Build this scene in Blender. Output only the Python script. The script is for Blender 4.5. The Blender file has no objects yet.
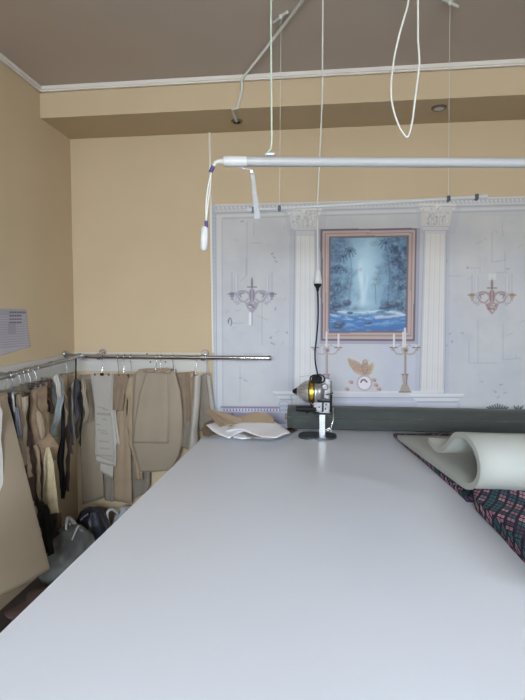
import bpy, math, random
import numpy as np
from mathutils import noise as _n, Vector as _V
random.seed(7)
C = bpy.context.scene.collection
PI = math.pi

# ------------------------------------------------------------------ camera model (used to measure the photo)
F, CH, YAW, PITCH = 520.0, 1.6, math.radians(6.85), math.radians(3.4)
FWD = np.array([-math.sin(YAW)*math.cos(PITCH), math.cos(YAW)*math.cos(PITCH), -math.sin(PITCH)])
RGT = np.array([math.cos(YAW), math.sin(YAW), 0.0])
UP = np.cross(RGT, FWD)
EYE = np.array([0, 0, CH])
def ray(x, y): return (x-262.5)*RGT - (y-350)*UP + F*FWD
def at(x, y, Y):
    d = ray(x, y); return EYE + d*(Y/d[1])
def atX(x, y, X):
    d = ray(x, y); return EYE + d*(X/d[0])
def atZ(x, y, Z):
    d = ray(x, y); return EYE + d*((Z-CH)/d[2])
def pix(P):
    v = np.asarray(P, float) - EYE
    c = v @ FWD
    return 262.5 + F*(v @ RGT)/c, 350 - F*(v @ UP)/c

# ------------------------------------------------------------------ materials
def lin(c):
    c = np.asarray(c, float)/255.0
    return np.where(c <= 0.04045, c/12.92, ((c+0.055)/1.055)**2.4)
def new_mat(name):
    m = bpy.data.materials.new(name); m.use_nodes = True
    nt = m.node_tree
    return m, nt, nt.nodes['Principled BSDF']
BRIGHT = ('white_paper', 'grey_ceiling_film')   # the palest finishes keep their full reflectance
def mat(name, rgb, rough=0.6, noise=0.06, scale=6.0, bump=0.0, bscale=60.0, metallic=0.0, spec=0.5, stretch=None, sheen=0.0, alpha=None, trans=0.0):
    m, nt, b = new_mat(name)
    N, L = nt.nodes, nt.links
    base = lin(rgb)*(1.0 if metallic > 0 or name in BRIGHT else .8)
    tc = N.new('ShaderNodeTexCoord')
    mp = N.new('ShaderNodeMapping'); L.new(tc.outputs['Object'], mp.inputs['Vector'])
    if stretch: mp.inputs['Scale'].default_value = stretch
    nz = N.new('ShaderNodeTexNoise'); nz.inputs['Scale'].default_value = scale; nz.inputs['Detail'].default_value = 5
    L.new(mp.outputs['Vector'], nz.inputs['Vector'])
    r = N.new('ShaderNodeValToRGB')
    r.color_ramp.elements[0].position = 0.3; r.color_ramp.elements[1].position = 0.7
    lo = np.clip(base*(1-noise*2), 0, 1); hi = np.clip(base*(1+noise*2), 0, 1)
    r.color_ramp.elements[0].color = (*lo, 1); r.color_ramp.elements[1].color = (*hi, 1)
    L.new(nz.outputs['Fac'], r.inputs['Fac']); L.new(r.outputs['Color'], b.inputs['Base Color'])
    b.inputs['Roughness'].default_value = rough; b.inputs['Metallic'].default_value = metallic
    b.inputs['Specular IOR Level'].default_value = spec
    if sheen: b.inputs['Sheen Weight'].default_value = sheen
    if alpha is not None: b.inputs['Alpha'].default_value = alpha
    if trans: b.inputs['Transmission Weight'].default_value = trans
    if bump:
        n2 = N.new('ShaderNodeTexNoise'); n2.inputs['Scale'].default_value = bscale; n2.inputs['Detail'].default_value = 4
        L.new(mp.outputs['Vector'], n2.inputs['Vector'])
        bp = N.new('ShaderNodeBump'); bp.inputs['Strength'].default_value = bump; bp.inputs['Distance'].default_value = 0.01
        L.new(n2.outputs['Fac'], bp.inputs['Height']); L.new(bp.outputs['Normal'], b.inputs['Normal'])
    return m
def printed(name, rough=0.6, spec=0.4, bump=0.0):
    m, nt, b = new_mat(name)
    N, L = nt.nodes, nt.links
    a = N.new('ShaderNodeAttribute'); a.attribute_name = 'Col'
    nz = N.new('ShaderNodeTexNoise'); nz.inputs['Scale'].default_value = 9; nz.inputs['Detail'].default_value = 6
    tc = N.new('ShaderNodeTexCoord'); L.new(tc.outputs['Object'], nz.inputs['Vector'])
    mx = N.new('ShaderNodeMix'); mx.data_type = 'RGBA'; mx.blend_type = 'MULTIPLY'; mx.inputs['Factor'].default_value = 1
    r = N.new('ShaderNodeValToRGB'); r.color_ramp.elements[0].position = .3; r.color_ramp.elements[1].position = .7
    r.color_ramp.elements[0].color = (.76, .76, .764, 1); r.color_ramp.elements[1].color = (.8, .8, .8, 1)
    L.new(nz.outputs['Fac'], r.inputs['Fac'])
    L.new(a.outputs['Color'], mx.inputs['A']); L.new(r.outputs['Color'], mx.inputs['B'])
    L.new(mx.outputs['Result'], b.inputs['Base Color'])
    b.inputs['Roughness'].default_value = rough; b.inputs['Specular IOR Level'].default_value = spec
    return m

M = {}
M['wall'] = mat('cream_wallpaper', (207, 187, 155), .75, .012, 3, .12, 220, spec=.2)
M['ceiling'] = mat('grey_ceiling_film', (180, 168, 156), .5, .015, 2, spec=.3)
M['trim'] = mat('white_cornice', (236, 231, 222), .6, .01, spec=.3)
M['floor'] = mat('dark_linoleum', (62, 53, 49), .5, .2, 5, .05)
M['board'] = mat('white_laminate_board', (204, 202, 196), .45, .02, 4)
M['tabletop'] = mat('white_laminate_table', (224, 229, 239), .33, .008, 2.5, .015, 30, spec=.35)
M['leg'] = mat('grey_steel_leg', (150, 152, 156), .4, .03, metallic=.4)
M['chrome'] = mat('chrome', (205, 205, 208), .18, .03, metallic=1)
M['steel'] = mat('brushed_steel', (165, 167, 170), .3, .06, 30, metallic=1, stretch=(1, 1, 6))
M['castalu'] = mat('cast_aluminium', (128, 128, 130), .38, .14, 40, .25, 90, metallic=.6)
M['polished'] = mat('polished_aluminium', (200, 200, 203), .3, .1, 30, .1, 90, metallic=.85)
M['brass'] = mat('gold_motor_band', (214, 180, 60), .25, .05, metallic=.9)
M['black'] = mat('black_plastic', (22, 22, 24), .6, .05, spec=.25)
M['darkmetal'] = mat('dark_base_metal', (62, 68, 74), .35, .06, metallic=.5)
M['wplastic'] = mat('white_plastic', (208, 209, 210), .4, .01)
M['tube'] = mat('frosted_lamp_tube', (178, 180, 181), .35, .01, spec=.5)
M['purple'] = mat('violet_tape', (62, 52, 120), .5, .08)
M['cord'] = mat('white_cord', (214, 214, 206), .5, .02)
M['gcord'] = mat('pale_green_cord', (190, 208, 190), .5, .03)
M['strap'] = mat('grey_strap', (175, 178, 182), .5, .04, alpha=.75)
M['fabroll'] = mat('olive_grey_cloth', (71, 77, 75), .85, .05, 12, .2, 260, sheen=.2, stretch=(1, 4, 4))
M['foam'] = mat('white_foam', (180, 183, 178), .8, .012, 5, .1, 150, spec=.2)
M['wpaper'] = mat('white_paper', (244, 245, 252), .7, .02, 5)
M['kraft'] = mat('kraft_card', (160, 139, 114), .75, .06, 9, .05)
M['kraftdk'] = mat('brown_card', (138, 118, 97), .75, .08, 9, .05)
M['kraftmd'] = mat('tan_card', (160, 141, 116), .75, .06, 9, .05)
M['beige'] = mat('beige_card', (157, 143, 123), .7, .035, 5, .04)
M['beigebig'] = mat('beige_card_sheet', (146, 131, 110), .6, .03, 4, .02)
M['greypaper'] = mat('grey_paper', (184, 178, 168), .7, .03, 6, .05)
M['greyfab'] = mat('grey_cotton', (136, 126, 114), .85, .06, 9, .2)
M['white'] = mat('white_card', (238, 236, 230), .6, .02)
M['maroon'] = mat('dark_brown_cloth', (74, 56, 48), .85, .12, 14, .2)
M['brownfold'] = mat('brown_paper_folds', (140, 116, 92), .7, .16, 16, .15)
M['dkfold'] = mat('dark_brown_paper', (96, 78, 64), .75, .18, 18, .15)
M['palestrip'] = mat('pale_buff_fabric', (196, 180, 146), .85, .1, 20, .3)
M['denim'] = mat('blue_grey_denim', (150, 156, 157), .85, .08, 20, .2)
M['navy'] = mat('navy_cloth', (34, 36, 48), .8, .1, 12, .15)
M['blk'] = mat('black_cloth', (24, 23, 25), .85, .1, 12, .15)
M['bluestrip'] = mat('blue_grey_card', (118, 120, 134), .7, .06)
M['grstrip'] = mat('charcoal_cloth', (82, 80, 86), .85, .12, 14, .2)
M['bag'] = mat('cloudy_plastic_bag', (122, 125, 122), .35, .16, 12, .35, 22, spec=.6, alpha=.85)
M['wbag'] = mat('white_plastic_bag', (186, 190, 196), .35, .06, 12, .35, 25, spec=.6)
M['nbag'] = mat('navy_plastic_bag', (30, 32, 46), .4, .12, 10, .4, 18, spec=.6)
M['red'] = mat('dull_red_cloth', (84, 62, 58), .85, .15, 9, .2)
M['winframe'] = mat('white_window_frame', (230, 230, 228), .4, .01)
M['print'] = printed('printed_wall_mural', .55, .35)
M['ppaper'] = printed('printed_paper', .7, .2)
M['spot'] = mat('satin_nickel_ring', (120, 112, 104), .35, .05, metallic=.8)
# glass
g, nt, b = new_mat('window_glass'); nt.nodes.remove(b)
o_ = nt.nodes['Material Output']; tr = nt.nodes.new('ShaderNodeBsdfTransparent'); gl = nt.nodes.new('ShaderNodeBsdfGlossy'); gl.inputs['Roughness'].default_value = .02
fr = nt.nodes.new('ShaderNodeFresnel'); mxs = nt.nodes.new('ShaderNodeMixShader')
nt.links.new(fr.outputs[0], mxs.inputs[0]); nt.links.new(tr.outputs[0], mxs.inputs[1]); nt.links.new(gl.outputs[0], mxs.inputs[2]); nt.links.new(mxs.outputs[0], o_.inputs[0])
M['glass'] = g
# patterned fabric
def patterned():
    m, nt, b = new_mat('tile_pattern_fabric'); N, L = nt.nodes, nt.links
    def math_(op, a, bb=None):
        n = N.new('ShaderNodeMath'); n.operation = op
        for i, v in enumerate((a, bb)):
            if v is None: continue
            if isinstance(v, (int, float)): n.inputs[i].default_value = v
            else: L.new(v, n.inputs[i])
        return n.outputs[0]
    tc = N.new('ShaderNodeTexCoord'); mp = N.new('ShaderNodeMapping')
    L.new(tc.outputs['Object'], mp.inputs['Vector']); mp.inputs['Rotation'].default_value = (0, 0, .62); mp.inputs['Scale'].default_value = (40, 25, 40)
    nw = N.new('ShaderNodeTexNoise'); nw.inputs['Scale'].default_value = 5
    L.new(tc.outputs['Object'], nw.inputs['Vector'])
    ad = N.new('ShaderNodeVectorMath'); ad.operation = 'MULTIPLY_ADD'; ad.inputs[1].default_value = (.45, .45, 0)
    L.new(nw.outputs['Color'], ad.inputs[0]); L.new(mp.outputs[0], ad.inputs[2])
    sp = N.new('ShaderNodeSeparateXYZ'); L.new(ad.outputs[0], sp.inputs[0])
    xs = math_('ADD', sp.outputs[0], sp.outputs[2]); ys = sp.outputs[1]
    fx = math_('ABSOLUTE', math_('SUBTRACT', math_('FRACT', xs), .5)); fy = math_('ABSOLUTE', math_('SUBTRACT', math_('FRACT', ys), .5))
    mxd = math_('MAXIMUM', fx, fy)
    sq = math_('LESS_THAN', mxd, .34)
    cross = math_('LESS_THAN', math_('MINIMUM', fx, fy), .05)
    fl = N.new('ShaderNodeCombineXYZ'); L.new(math_('FLOOR', xs), fl.inputs[0]); L.new(math_('FLOOR', ys), fl.inputs[1])
    wn = N.new('ShaderNodeTexWhiteNoise'); wn.noise_dimensions = '2D'; L.new(fl.outputs[0], wn.inputs['Vector'])
    rp = N.new('ShaderNodeValToRGB'); rp.color_ramp.interpolation = 'CONSTANT'
    cols = [(0, (58, 92, 96)), (.3, (150, 108, 124)), (.5, (70, 60, 78)), (.62, (176, 132, 144)), (.8, (44, 78, 84)), (.92, (120, 118, 130))]
    while len(rp.color_ramp.elements) < len(cols): rp.color_ramp.elements.new(.5)
    for e, (p, c) in zip(rp.color_ramp.elements, cols): e.position = p; e.color = (*lin(c), 1)
    L.new(wn.outputs['Value'], rp.inputs['Fac'])
    m1 = N.new('ShaderNodeMix'); m1.data_type = 'RGBA'; L.new(math_('MULTIPLY', sq, math_('SUBTRACT', 1, math_('MULTIPLY', cross, .75))), m1.inputs['Factor'])
    m1.inputs['A'].default_value = (*lin((32, 30, 46)), 1); L.new(rp.outputs['Color'], m1.inputs['B'])
    L.new(m1.outputs['Result'], b.inputs['Base Color']); b.inputs['Roughness'].default_value = .85
    b.inputs['Specular IOR Level'].default_value = .2
    return m
M['pattern'] = patterned()

# ------------------------------------------------------------------ mesh helpers
class MB:
    def __init__(s): s.v = []; s.f = []; s.sm = []
    def add(s, vs, fs, smooth=False):
        n = len(s.v); s.v += [tuple(map(float, p)) for p in vs]
        for f in fs: s.f.append(tuple(i+n for i in f)); s.sm.append(smooth)
        return s
    def box(s, a, b, bev=0.0):
        x0, y0, z0 = a; x1, y1, z1 = b
        if bev <= 0:
            vs = [(x, y, z) for z in (z0, z1) for x, y in ((x0, y0), (x1, y0), (x1, y1), (x0, y1))]
            return s.add(vs, [(3, 2, 1, 0), (4, 5, 6, 7), (0, 1, 5, 4), (1, 2, 6, 5), (2, 3, 7, 6), (3, 0, 4, 7)])
        import bmesh
        bm = bmesh.new(); bmesh.ops.create_cube(bm, size=1)
        for v in bm.verts: v.co = ((x0+x1)/2+v.co.x*(x1-x0), (y0+y1)/2+v.co.y*(y1-y0), (z0+z1)/2+v.co.z*(z1-z0))
        bmesh.ops.bevel(bm, geom=bm.edges[:], offset=bev, segments=2, affect='EDGES')
        bm.verts.ensure_lookup_table()
        s.add([v.co[:] for v in bm.verts], [tuple(v.index for v in f.verts) for f in bm.faces]); bm.free(); return s
    def tube(s, pts, r, n=10, smooth_path=0):
        P = [np.array(p, float) for p in pts]
        if smooth_path: P = spline(P, smooth_path)
        rs = r if hasattr(r, '__len__') else [r]*len(P)
        if len(rs) != len(P): rs = np.interp(np.linspace(0, 1, len(P)), np.linspace(0, 1, len(rs)), rs)
        vs = []; nrm = None
        for i, p in enumerate(P):
            t = P[min(i+1, len(P)-1)] - P[max(i-1, 0)]; t /= (np.linalg.norm(t)+1e-12)
            if nrm is None:
                a = np.array([0, 0, 1.]) if abs(t[2]) < .9 else np.array([1., 0, 0])
                nrm = np.cross(t, a)
            nrm = nrm - t*(nrm @ t); nrm /= (np.linalg.norm(nrm)+1e-12); bn = np.cross(t, nrm)
            for k in range(n):
                a = 2*PI*k/n; vs.append(p + rs[i]*(math.cos(a)*nrm+math.sin(a)*bn))
        fs = [(i*n+k, i*n+(k+1) % n, (i+1)*n+(k+1) % n, (i+1)*n+k) for i in range(len(P)-1) for k in range(n)]
        s.add(vs, fs, True)
        s.add(vs[:n], [tuple(range(n))[::-1]]); s.add(vs[-n:], [tuple(range(n))])
        return s
    def lathe(s, c, prof, axis='z', n=24, smooth=True):
        # prof: (distance along axis, radius)
        vs = []
        for h, r in prof:
            for k in range(n):
                a = 2*PI*k/n; u, w = r*math.cos(a), r*math.sin(a)
                d = {'z': (u, w, h), 'x': (h, u, w), 'y': (w, h, u)}[axis]
                vs.append((c[0]+d[0], c[1]+d[1], c[2]+d[2]))
        m = len(prof)
        fs = [(i*n+k, i*n+(k+1) % n, (i+1)*n+(k+1) % n, (i+1)*n+k) for i in range(m-1) for k in range(n)]
        s.add(vs, fs, smooth); s.add(vs[:n], [tuple(range(n))[::-1]]); s.add(vs[-n:], [tuple(range(n))])
        return s
    def prism(s, poly, z0, z1):
        n = len(poly)
        vs = [(x, y, z0) for x, y in poly] + [(x, y, z1) for x, y in poly]
        return s.add(vs, [tuple(range(n))[::-1], tuple(range(n, 2*n))] + [(i, (i+1) % n, n+(i+1) % n, n+i) for i in range(n)])
    def grid(s, P, thick=None, nrm=(0, 1, 0)):
        """P: array (a,b,3); thick>0 gives a closed slab displaced along nrm"""
        a, b = P.shape[:2]; vs = P.reshape(-1, 3)
        idx = lambda i, j: i*b+j
        fs = [(idx(i, j), idx(i+1, j), idx(i+1, j+1), idx(i, j+1)) for i in range(a-1) for j in range(b-1)]
        if not thick: return s.add(vs, fs, True)
        vs2 = vs + (np.asarray(nrm)*thick if np.ndim(nrm) == 1 else np.asarray(nrm).reshape(-1, 3)*thick); o = a*b
        fs2 = [tuple(q+o for q in f[::-1]) for f in fs]
        rim = [idx(i, 0) for i in range(a)] + [idx(a-1, j) for j in range(1, b)] + [idx(i, b-1) for i in range(a-2, -1, -1)] + [idx(0, j) for j in range(b-2, 0, -1)]
        fr = [(rim[k], rim[k-1], rim[k-1]+o, rim[k]+o) for k in range(len(rim))]
        n = len(s.v); s.v += [tuple(map(float, p)) for p in vs] + [tuple(map(float, p)) for p in vs2]
        for f in fs+fs2: s.f.append(tuple(i+n for i in f)); s.sm.append(True)
        for f in fr: s.f.append(tuple(i+n for i in f)); s.sm.append(False)
        return s
    def build(s, name, material, parent=None, origin=None, paint=None):
        V = np.array(s.v); 
        if parent is not None: off = np.array(parent['_w'] if '_w' in parent else (0, 0, 0))
        else:
            lo, hi = V.min(0), V.max(0)
            off = np.array(origin if origin is not None else ((lo[0]+hi[0])/2, (lo[1]+hi[1])/2, lo[2]))
        me = bpy.data.meshes.new(name); me.from_pydata((V-off).tolist(), [], s.f)
        me.polygons.foreach_set('use_smooth', s.sm)
        import bmesh
        bm = bmesh.new(); bm.from_mesh(me); bmesh.ops.recalc_face_normals(bm, faces=bm.faces[:]); bm.to_mesh(me); bm.free()
        if paint is not None:
            col = paint(V); at_ = me.color_attributes.new('Col', 'FLOAT_COLOR', 'POINT')
            at_.data.foreach_set('color', np.concatenate([lin(col), np.ones((len(V), 1))], 1).astype(np.float32).ravel())
        me.materials.append(material); me.update()
        o = bpy.data.objects.new(name, me); C.objects.link(o)
        if parent is not None: o.parent = parent; o['_w'] = list(off)
        else: o.location = off; o['_w'] = list(map(float, off))
        return o
def spline(P, k):
    out = []; n = len(P)
    for i in range(n-1):
        p0, p1, p2, p3 = P[max(i-1, 0)], P[i], P[i+1], P[min(i+2, n-1)]
        for j in range(k):
            t = j/k; out.append(.5*((2*p1)+(p2-p0)*t+(2*p0-5*p1+4*p2-p3)*t*t+(3*p1-p0-3*p2+p3)*t**3))
    out.append(P[-1]); return out
def tag(o, label, cat, group=None):
    o['label'] = label; o['category'] = cat
    if group: o['group'] = group
    return o
def thing(name, loc, label, cat, group=None):
    o = bpy.data.objects.new(name, None); C.objects.link(o); o.location = loc; o['_w'] = list(map(float, loc)); o.empty_display_size = .05
    return tag(o, label, cat, group)
def struct(name, mb, m, parent=None):
    o = mb.build(name, m, parent)
    if parent is None: o['kind'] = 'structure'
    return o

# ------------------------------------------------------------------ the room
XL, XR, YB, YF, ZC = -1.764, 3.0, 3.5, -2.2, 3.03
struct('floor', MB().box((XL-.1, YF-.1, -.1), (XR+.1, YB+.1, 0)), M['floor'])
struct('ceiling', MB().box((XL-.1, YF-.1, ZC), (XR+.1, YB+.1, ZC+.1)), M['ceiling'])
struct('wall_left', MB().box((XL-.1, YF-.1, 0), (XL, YB+.1, ZC)), M['wall'])
struct('wall_back', MB().box((XL, YB, 0), (XR+.1, YB+.1, ZC)), M['wall'])
struct('wall_beam', MB().box((XL, 3.12, 2.845), (XR, YB, ZC)), M['wall'])
struct('trim_1', MB().box((XL, 3.09, ZC-.034), (XR, 3.12, ZC), .008), M['trim'])
struct('trim_2', MB().box((XL, YF, ZC-.034), (XL+.03, 3.12, ZC), .008), M['trim'])
# right wall with one unseen window added for more light, wall behind the camera with two windows
def wall_with_windows(name, axis, pos, a0, a1, wins, z0, z1):
    mb = MB(); th = .2
    def bx(u0, u1, za, zb):
        if axis == 'y': mb.box((u0, pos-th, za), (u1, pos, zb))
        else: mb.box((pos, u0, za), (pos+th, u1, zb))
    bx(a0, a1, 0, z0); bx(a0, a1, z1, ZC); u = a0
    for w0, w1 in wins: bx(u, w0, z0, z1); u = w1
    bx(u, a1, z0, z1)
    return struct(name, mb, M['wall'])
def window(n, axis, pos, u0, u1, z0, z1):
    mb = MB(); d0, d1 = (pos-.14, pos-.08) if axis == 'y' else (pos+.08, pos+.14)
    def bx(m, a, b, za, zb, e=0):
        if axis == 'y': m.box((a, d0+e, za), (b, d1-e, zb))
        else: m.box((d0+e, a, za), (d1-e, b, zb))
    f = .06; mid = (u0+u1)/2
    bx(mb, u0, u0+f, z0, z1); bx(mb, u1-f, u1, z0, z1); bx(mb, u0, u1, z0, z0+f); bx(mb, u0, u1, z1-f, z1); bx(mb, mid-.04, mid+.04, z0, z1)
    w = struct('window_%d' % n, mb, M['winframe'])
    g = MB(); bx(g, u0+f, mid-.04, z0+f, z1-f, .027); g.build('pane', M['glass'], w)
    g = MB(); bx(g, mid+.04, u1-f, z0+f, z1-f, .027); g.build('pane', M['glass'], w)
Z0, Z1 = .85, 2.6
wall_with_windows('wall_front', 'y', YF, XL-.1, XR+.1, [(-1.2, .5), (1.1, 2.7)], Z0, Z1)
window(1, 'y', YF, -1.2, .5, Z0, Z1); window(2, 'y', YF, 1.1, 2.7, Z0, Z1)
wall_with_windows('wall_right', 'x', XR, YF, YB+.1, [(-.9, .7)], Z0, Z1)
window(3, 'x', XR, -.9, .7, Z0, Z1)

# mounting boards and rails
tag(MB().add([(XL+.018*i, y, z) for i in (0, 1) for y, z in ((1.2, 1.18), (3.482, 1.235), (3.482, 1.362), (1.2, 1.305))],
    [(0, 1, 2, 3), (4, 7, 6, 5), (0, 4, 5, 1), (1, 5, 6, 2), (2, 6, 7, 3), (3, 7, 4, 0)]).build('mounting_board', M['board']),
    'long white board screwed to the left wall behind the hanging patterns', 'board', 'white boards behind the rails')
mb = MB().box((XL, 3.482, 1.235), (-.80, 3.5, 1.368), .003)
t = mb.build('mounting_board', M['board'])
tag(t, 'short white board screwed to the back wall under the cream wallpaper, behind the chrome rail', 'board', 'white boards behind the rails')
for px, py in ((150.5, 362), (165.5, 362), (147, 354)):
    p = at(px, py, 3.482); MB().lathe((p[0], 3.482, p[2]), [(-.004, .004), (-.003, .006), (0, .006)], 'y', 10).build('screw', M['darkmetal'], t)
RY, RZ = 3.42, 1.343
t = thing('clothes_rail', (-1.0, RY, RZ), 'chrome rail on the back wall whose free end reaches over the mural', 'rail', 'chrome clothes rails')
MB().lathe((0, RY, RZ), [(-1.72, .0155), (-.362, .0155)], 'x', 20).build('tube', M['chrome'], t)
MB().lathe((0, RY, RZ), [(-.372, .0165), (-.358, .0165), (-.354, .012)], 'x', 20).build('end_cap', M['steel'], t)
for px in (99, 203):
    p = at(px, 357, RY)
    m = MB(); m.lathe((p[0], RY, RZ), [(-.011, .024), (.011, .024)], 'x', 20)
    m.lathe((p[0], 3.45, RZ+.012), [(-.03, .009), (.03, .009)], 'y', 12); m.lathe((p[0], 3.474, RZ+.018), [(-.004, .026), (.007, .03)], 'y', 20)
    m.build('bracket', M['chrome'], t)
LXR = -1.64
def lrz(y): return 1.301+(y-2.454)*.059
t = thing('clothes_rail', (LXR, 2.4, lrz(2.4)), 'thin chrome rail running along the left wall above the crowded hangers', 'rail', 'chrome clothes rails')
MB().tube([(LXR, 1.3, lrz(1.3)), (LXR, 3.38, lrz(3.38))], .0115, 14).build('tube', M['steel'], t)
for y in (1.45, 2.55, 3.33):
    m = MB(); m.tube([(LXR, y, lrz(y)), (-1.746, y, lrz(y)+.012)], .008, 10); m.lathe((LXR, y, lrz(y)), [(-.012, .02), (.012, .02)], 'y', 16)
    m.lathe((-1.746, y, lrz(y)+.012), [(0, .026), (.008, .022)], 'x', 16); m.build('bracket', M['steel'], t)

# ------------------------------------------------------------------ painter for printed surfaces
def vnoise(U, V, s, seed):
    rs = np.random.RandomState(seed); g = rs.rand(256, 256)
    x, y = U/s+50, V/s+50; i, j = np.floor(x).astype(int), np.floor(y).astype(int); a, b = x-i, y-j
    a = a*a*(3-2*a); b = b*b*(3-2*b); G = lambda p, q: g[p % 256, q % 256]
    return (G(i, j)*(1-a)+G(i+1, j)*a)*(1-b)+(G(i, j+1)*(1-a)+G(i+1, j+1)*a)*b
def fbm(U, V, s, seed, o=4):
    r = 0; w = .5; t = 0
    for k in range(o): r = r+w*vnoise(U, V, s/2**k, seed+k); t += w; w *= .55
    return r/t
class Paint:
    def __init__(s, V, base):
        s.U, s.V = pix(V); s.c = np.tile(np.array(base, float), (len(V), 1)); s.mask = np.ones(len(V), bool)
    def mix(s, a, col):
        a = np.clip(a, 0, 1)*s.mask; col = np.asarray(col, float)
        s.c = s.c*(1-a[:, None]) + col*a[:, None]
    def rect(s, x0, y0, x1, y1, col, al=1, soft=.5):
        d = np.minimum(np.minimum(s.U-x0, x1-s.U), np.minimum(s.V-y0, y1-s.V)); s.mix(al*np.clip(d/soft+.5, 0, 1), col)
    def inside(s, pts):
        pts = [tuple(p) for p in pts]; r = np.zeros(len(s.U), bool)
        for (x0, y0), (x1, y1) in zip(pts, pts[1:]+pts[:1]):
            c = (y0 > s.V) != (y1 > s.V)
            if y1 != y0: r ^= c & (s.U < (x1-x0)*(s.V-y0)/(y1-y0)+x0)
        return r
    def poly(s, pts, col, al=1): s.mix(al*s.inside(pts), col)
    def line(s, pts, w, col, al=1):
        xs = [p[0] for p in pts]; ys = [p[1] for p in pts]
        sel = np.where((s.U > min(xs)-w-2) & (s.U < max(xs)+w+2) & (s.V > min(ys)-w-2) & (s.V < max(ys)+w+2))[0]
        if not len(sel): return
        U, V = s.U[sel], s.V[sel]; d = np.full(len(sel), 1e9)
        for (x0, y0), (x1, y1) in zip(pts, pts[1:]):
            dx, dy = x1-x0, y1-y0; t = np.clip(((U-x0)*dx+(V-y0)*dy)/(dx*dx+dy*dy+1e-9), 0, 1)
            d = np.minimum(d, np.hypot(U-x0-t*dx, V-y0-t*dy))
        a = np.zeros(len(s.U)); a[sel] = np.clip((w/2-d)/.6+.5, 0, 1)*al; s.mix(a, col)
    def ell(s, cx, cy, rx, ry, col, al=1, soft=.3):
        d = np.hypot((s.U-cx)/rx, (s.V-cy)/ry); s.mix(al*np.clip((1-d)/soft+.0, 0, 1), col)
def arc(cx, cy, rx, ry, a0, a1, n=10):
    return [(cx+rx*math.cos(math.radians(a0+(a1-a0)*i/n)), cy+ry*math.sin(math.radians(a0+(a1-a0)*i/n))) for i in range(n+1)]

def sconce(P, cx, cy, dark, mid, gold, tint):
    # wall sconce with four candles, drawn round its crown (cx, cy)
    for sgn in (-1, 1):
        P.line(arc(cx+sgn*9, cy+4, 8.5, 6, 180 if sgn > 0 else 0, 300 if sgn > 0 else -120, 12), 1.8, mid, .8)
        P.line([(cx+sgn*2, cy+2), (cx+sgn*7, cy-2), (cx+sgn*12, cy-1), (cx+sgn*14, cy+4), (cx+sgn*11, cy+8), (cx+sgn*7, cy+9), (cx+sgn*4, cy+6)], 1.7, mid, .85)
        P.line([(cx+sgn*8, cy+0), (cx+sgn*12, cy+1), (cx+sgn*11, cy+4)], 1.2, dark, .7)
        P.line([(cx+sgn*12, cy+5), (cx+sgn*14, cy+10), (cx+sgn*18, cy+9), (cx+sgn*20, cy+2)], 1.0, mid, .7)
        P.line([(cx+sgn*11, cy+9), (cx+sgn*15, cy+12), (cx+sgn*16, cy+7), (cx+sgn*16, cy+0)], .9, tint, .8)
        P.rect(cx+sgn*20-2.2, cy-1, cx+sgn*20+2.2, cy+4, gold, .9); P.line([(cx+sgn*20-4, cy+1), (cx+sgn*20+4, cy+1)], 1.2, dark, .7)
        P.rect(cx+sgn*20-1, cy+4, cx+sgn*20+1, cy+7, gold, .7)
        P.rect(cx+sgn*15.5-1.3, cy-18, cx+sgn*15.5+1.3, cy+0, (206, 209, 216), .9); P.line([(cx+sgn*15.5+1.3, cy-18), (cx+sgn*15.5+1.3, cy)], .8, tint, .9)
        P.line([(cx+sgn*15.5-1.4, cy-17), (cx+sgn*15.5-1.4, cy)], .6, tint, .7)
        P.line([(cx+sgn*20, cy-20), (cx+sgn*20, cy-1)], 1.0, tint, .75)
        P.ell(cx+sgn*15.5, cy+1, 2, 2.6, tint, .9)
    P.ell(cx, cy-10, 1.6, 5, mid, .9); P.line([(cx, cy-15), (cx, cy-4)], 1.3, dark, .8); P.line([(cx-4.5, cy-6), (cx+4.5, cy-6)], 1.3, dark, .7)
    P.ell(cx, cy+2, 4.2, 7, mid, .9); P.line([(cx-1.5, cy-3), (cx-1.8, cy+8)], .9, dark, .7); P.line([(cx+1.5, cy-3), (cx+1.8, cy+8)], .9, dark, .7)
    P.poly([(cx-7, cy+10), (cx, cy+7.5), (cx+7, cy+10), (cx+5, cy+15), (cx, cy+21), (cx-5, cy+15)], mid, .85)
    for k in range(14):
        a = random.uniform(0, 6.28); r = random.uniform(0, 5); P.ell(cx+r*math.cos(a), cy+13+r*.8*math.sin(a), 1.2, 1.0, dark if k % 2 else (214, 206, 208), .65)

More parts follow.
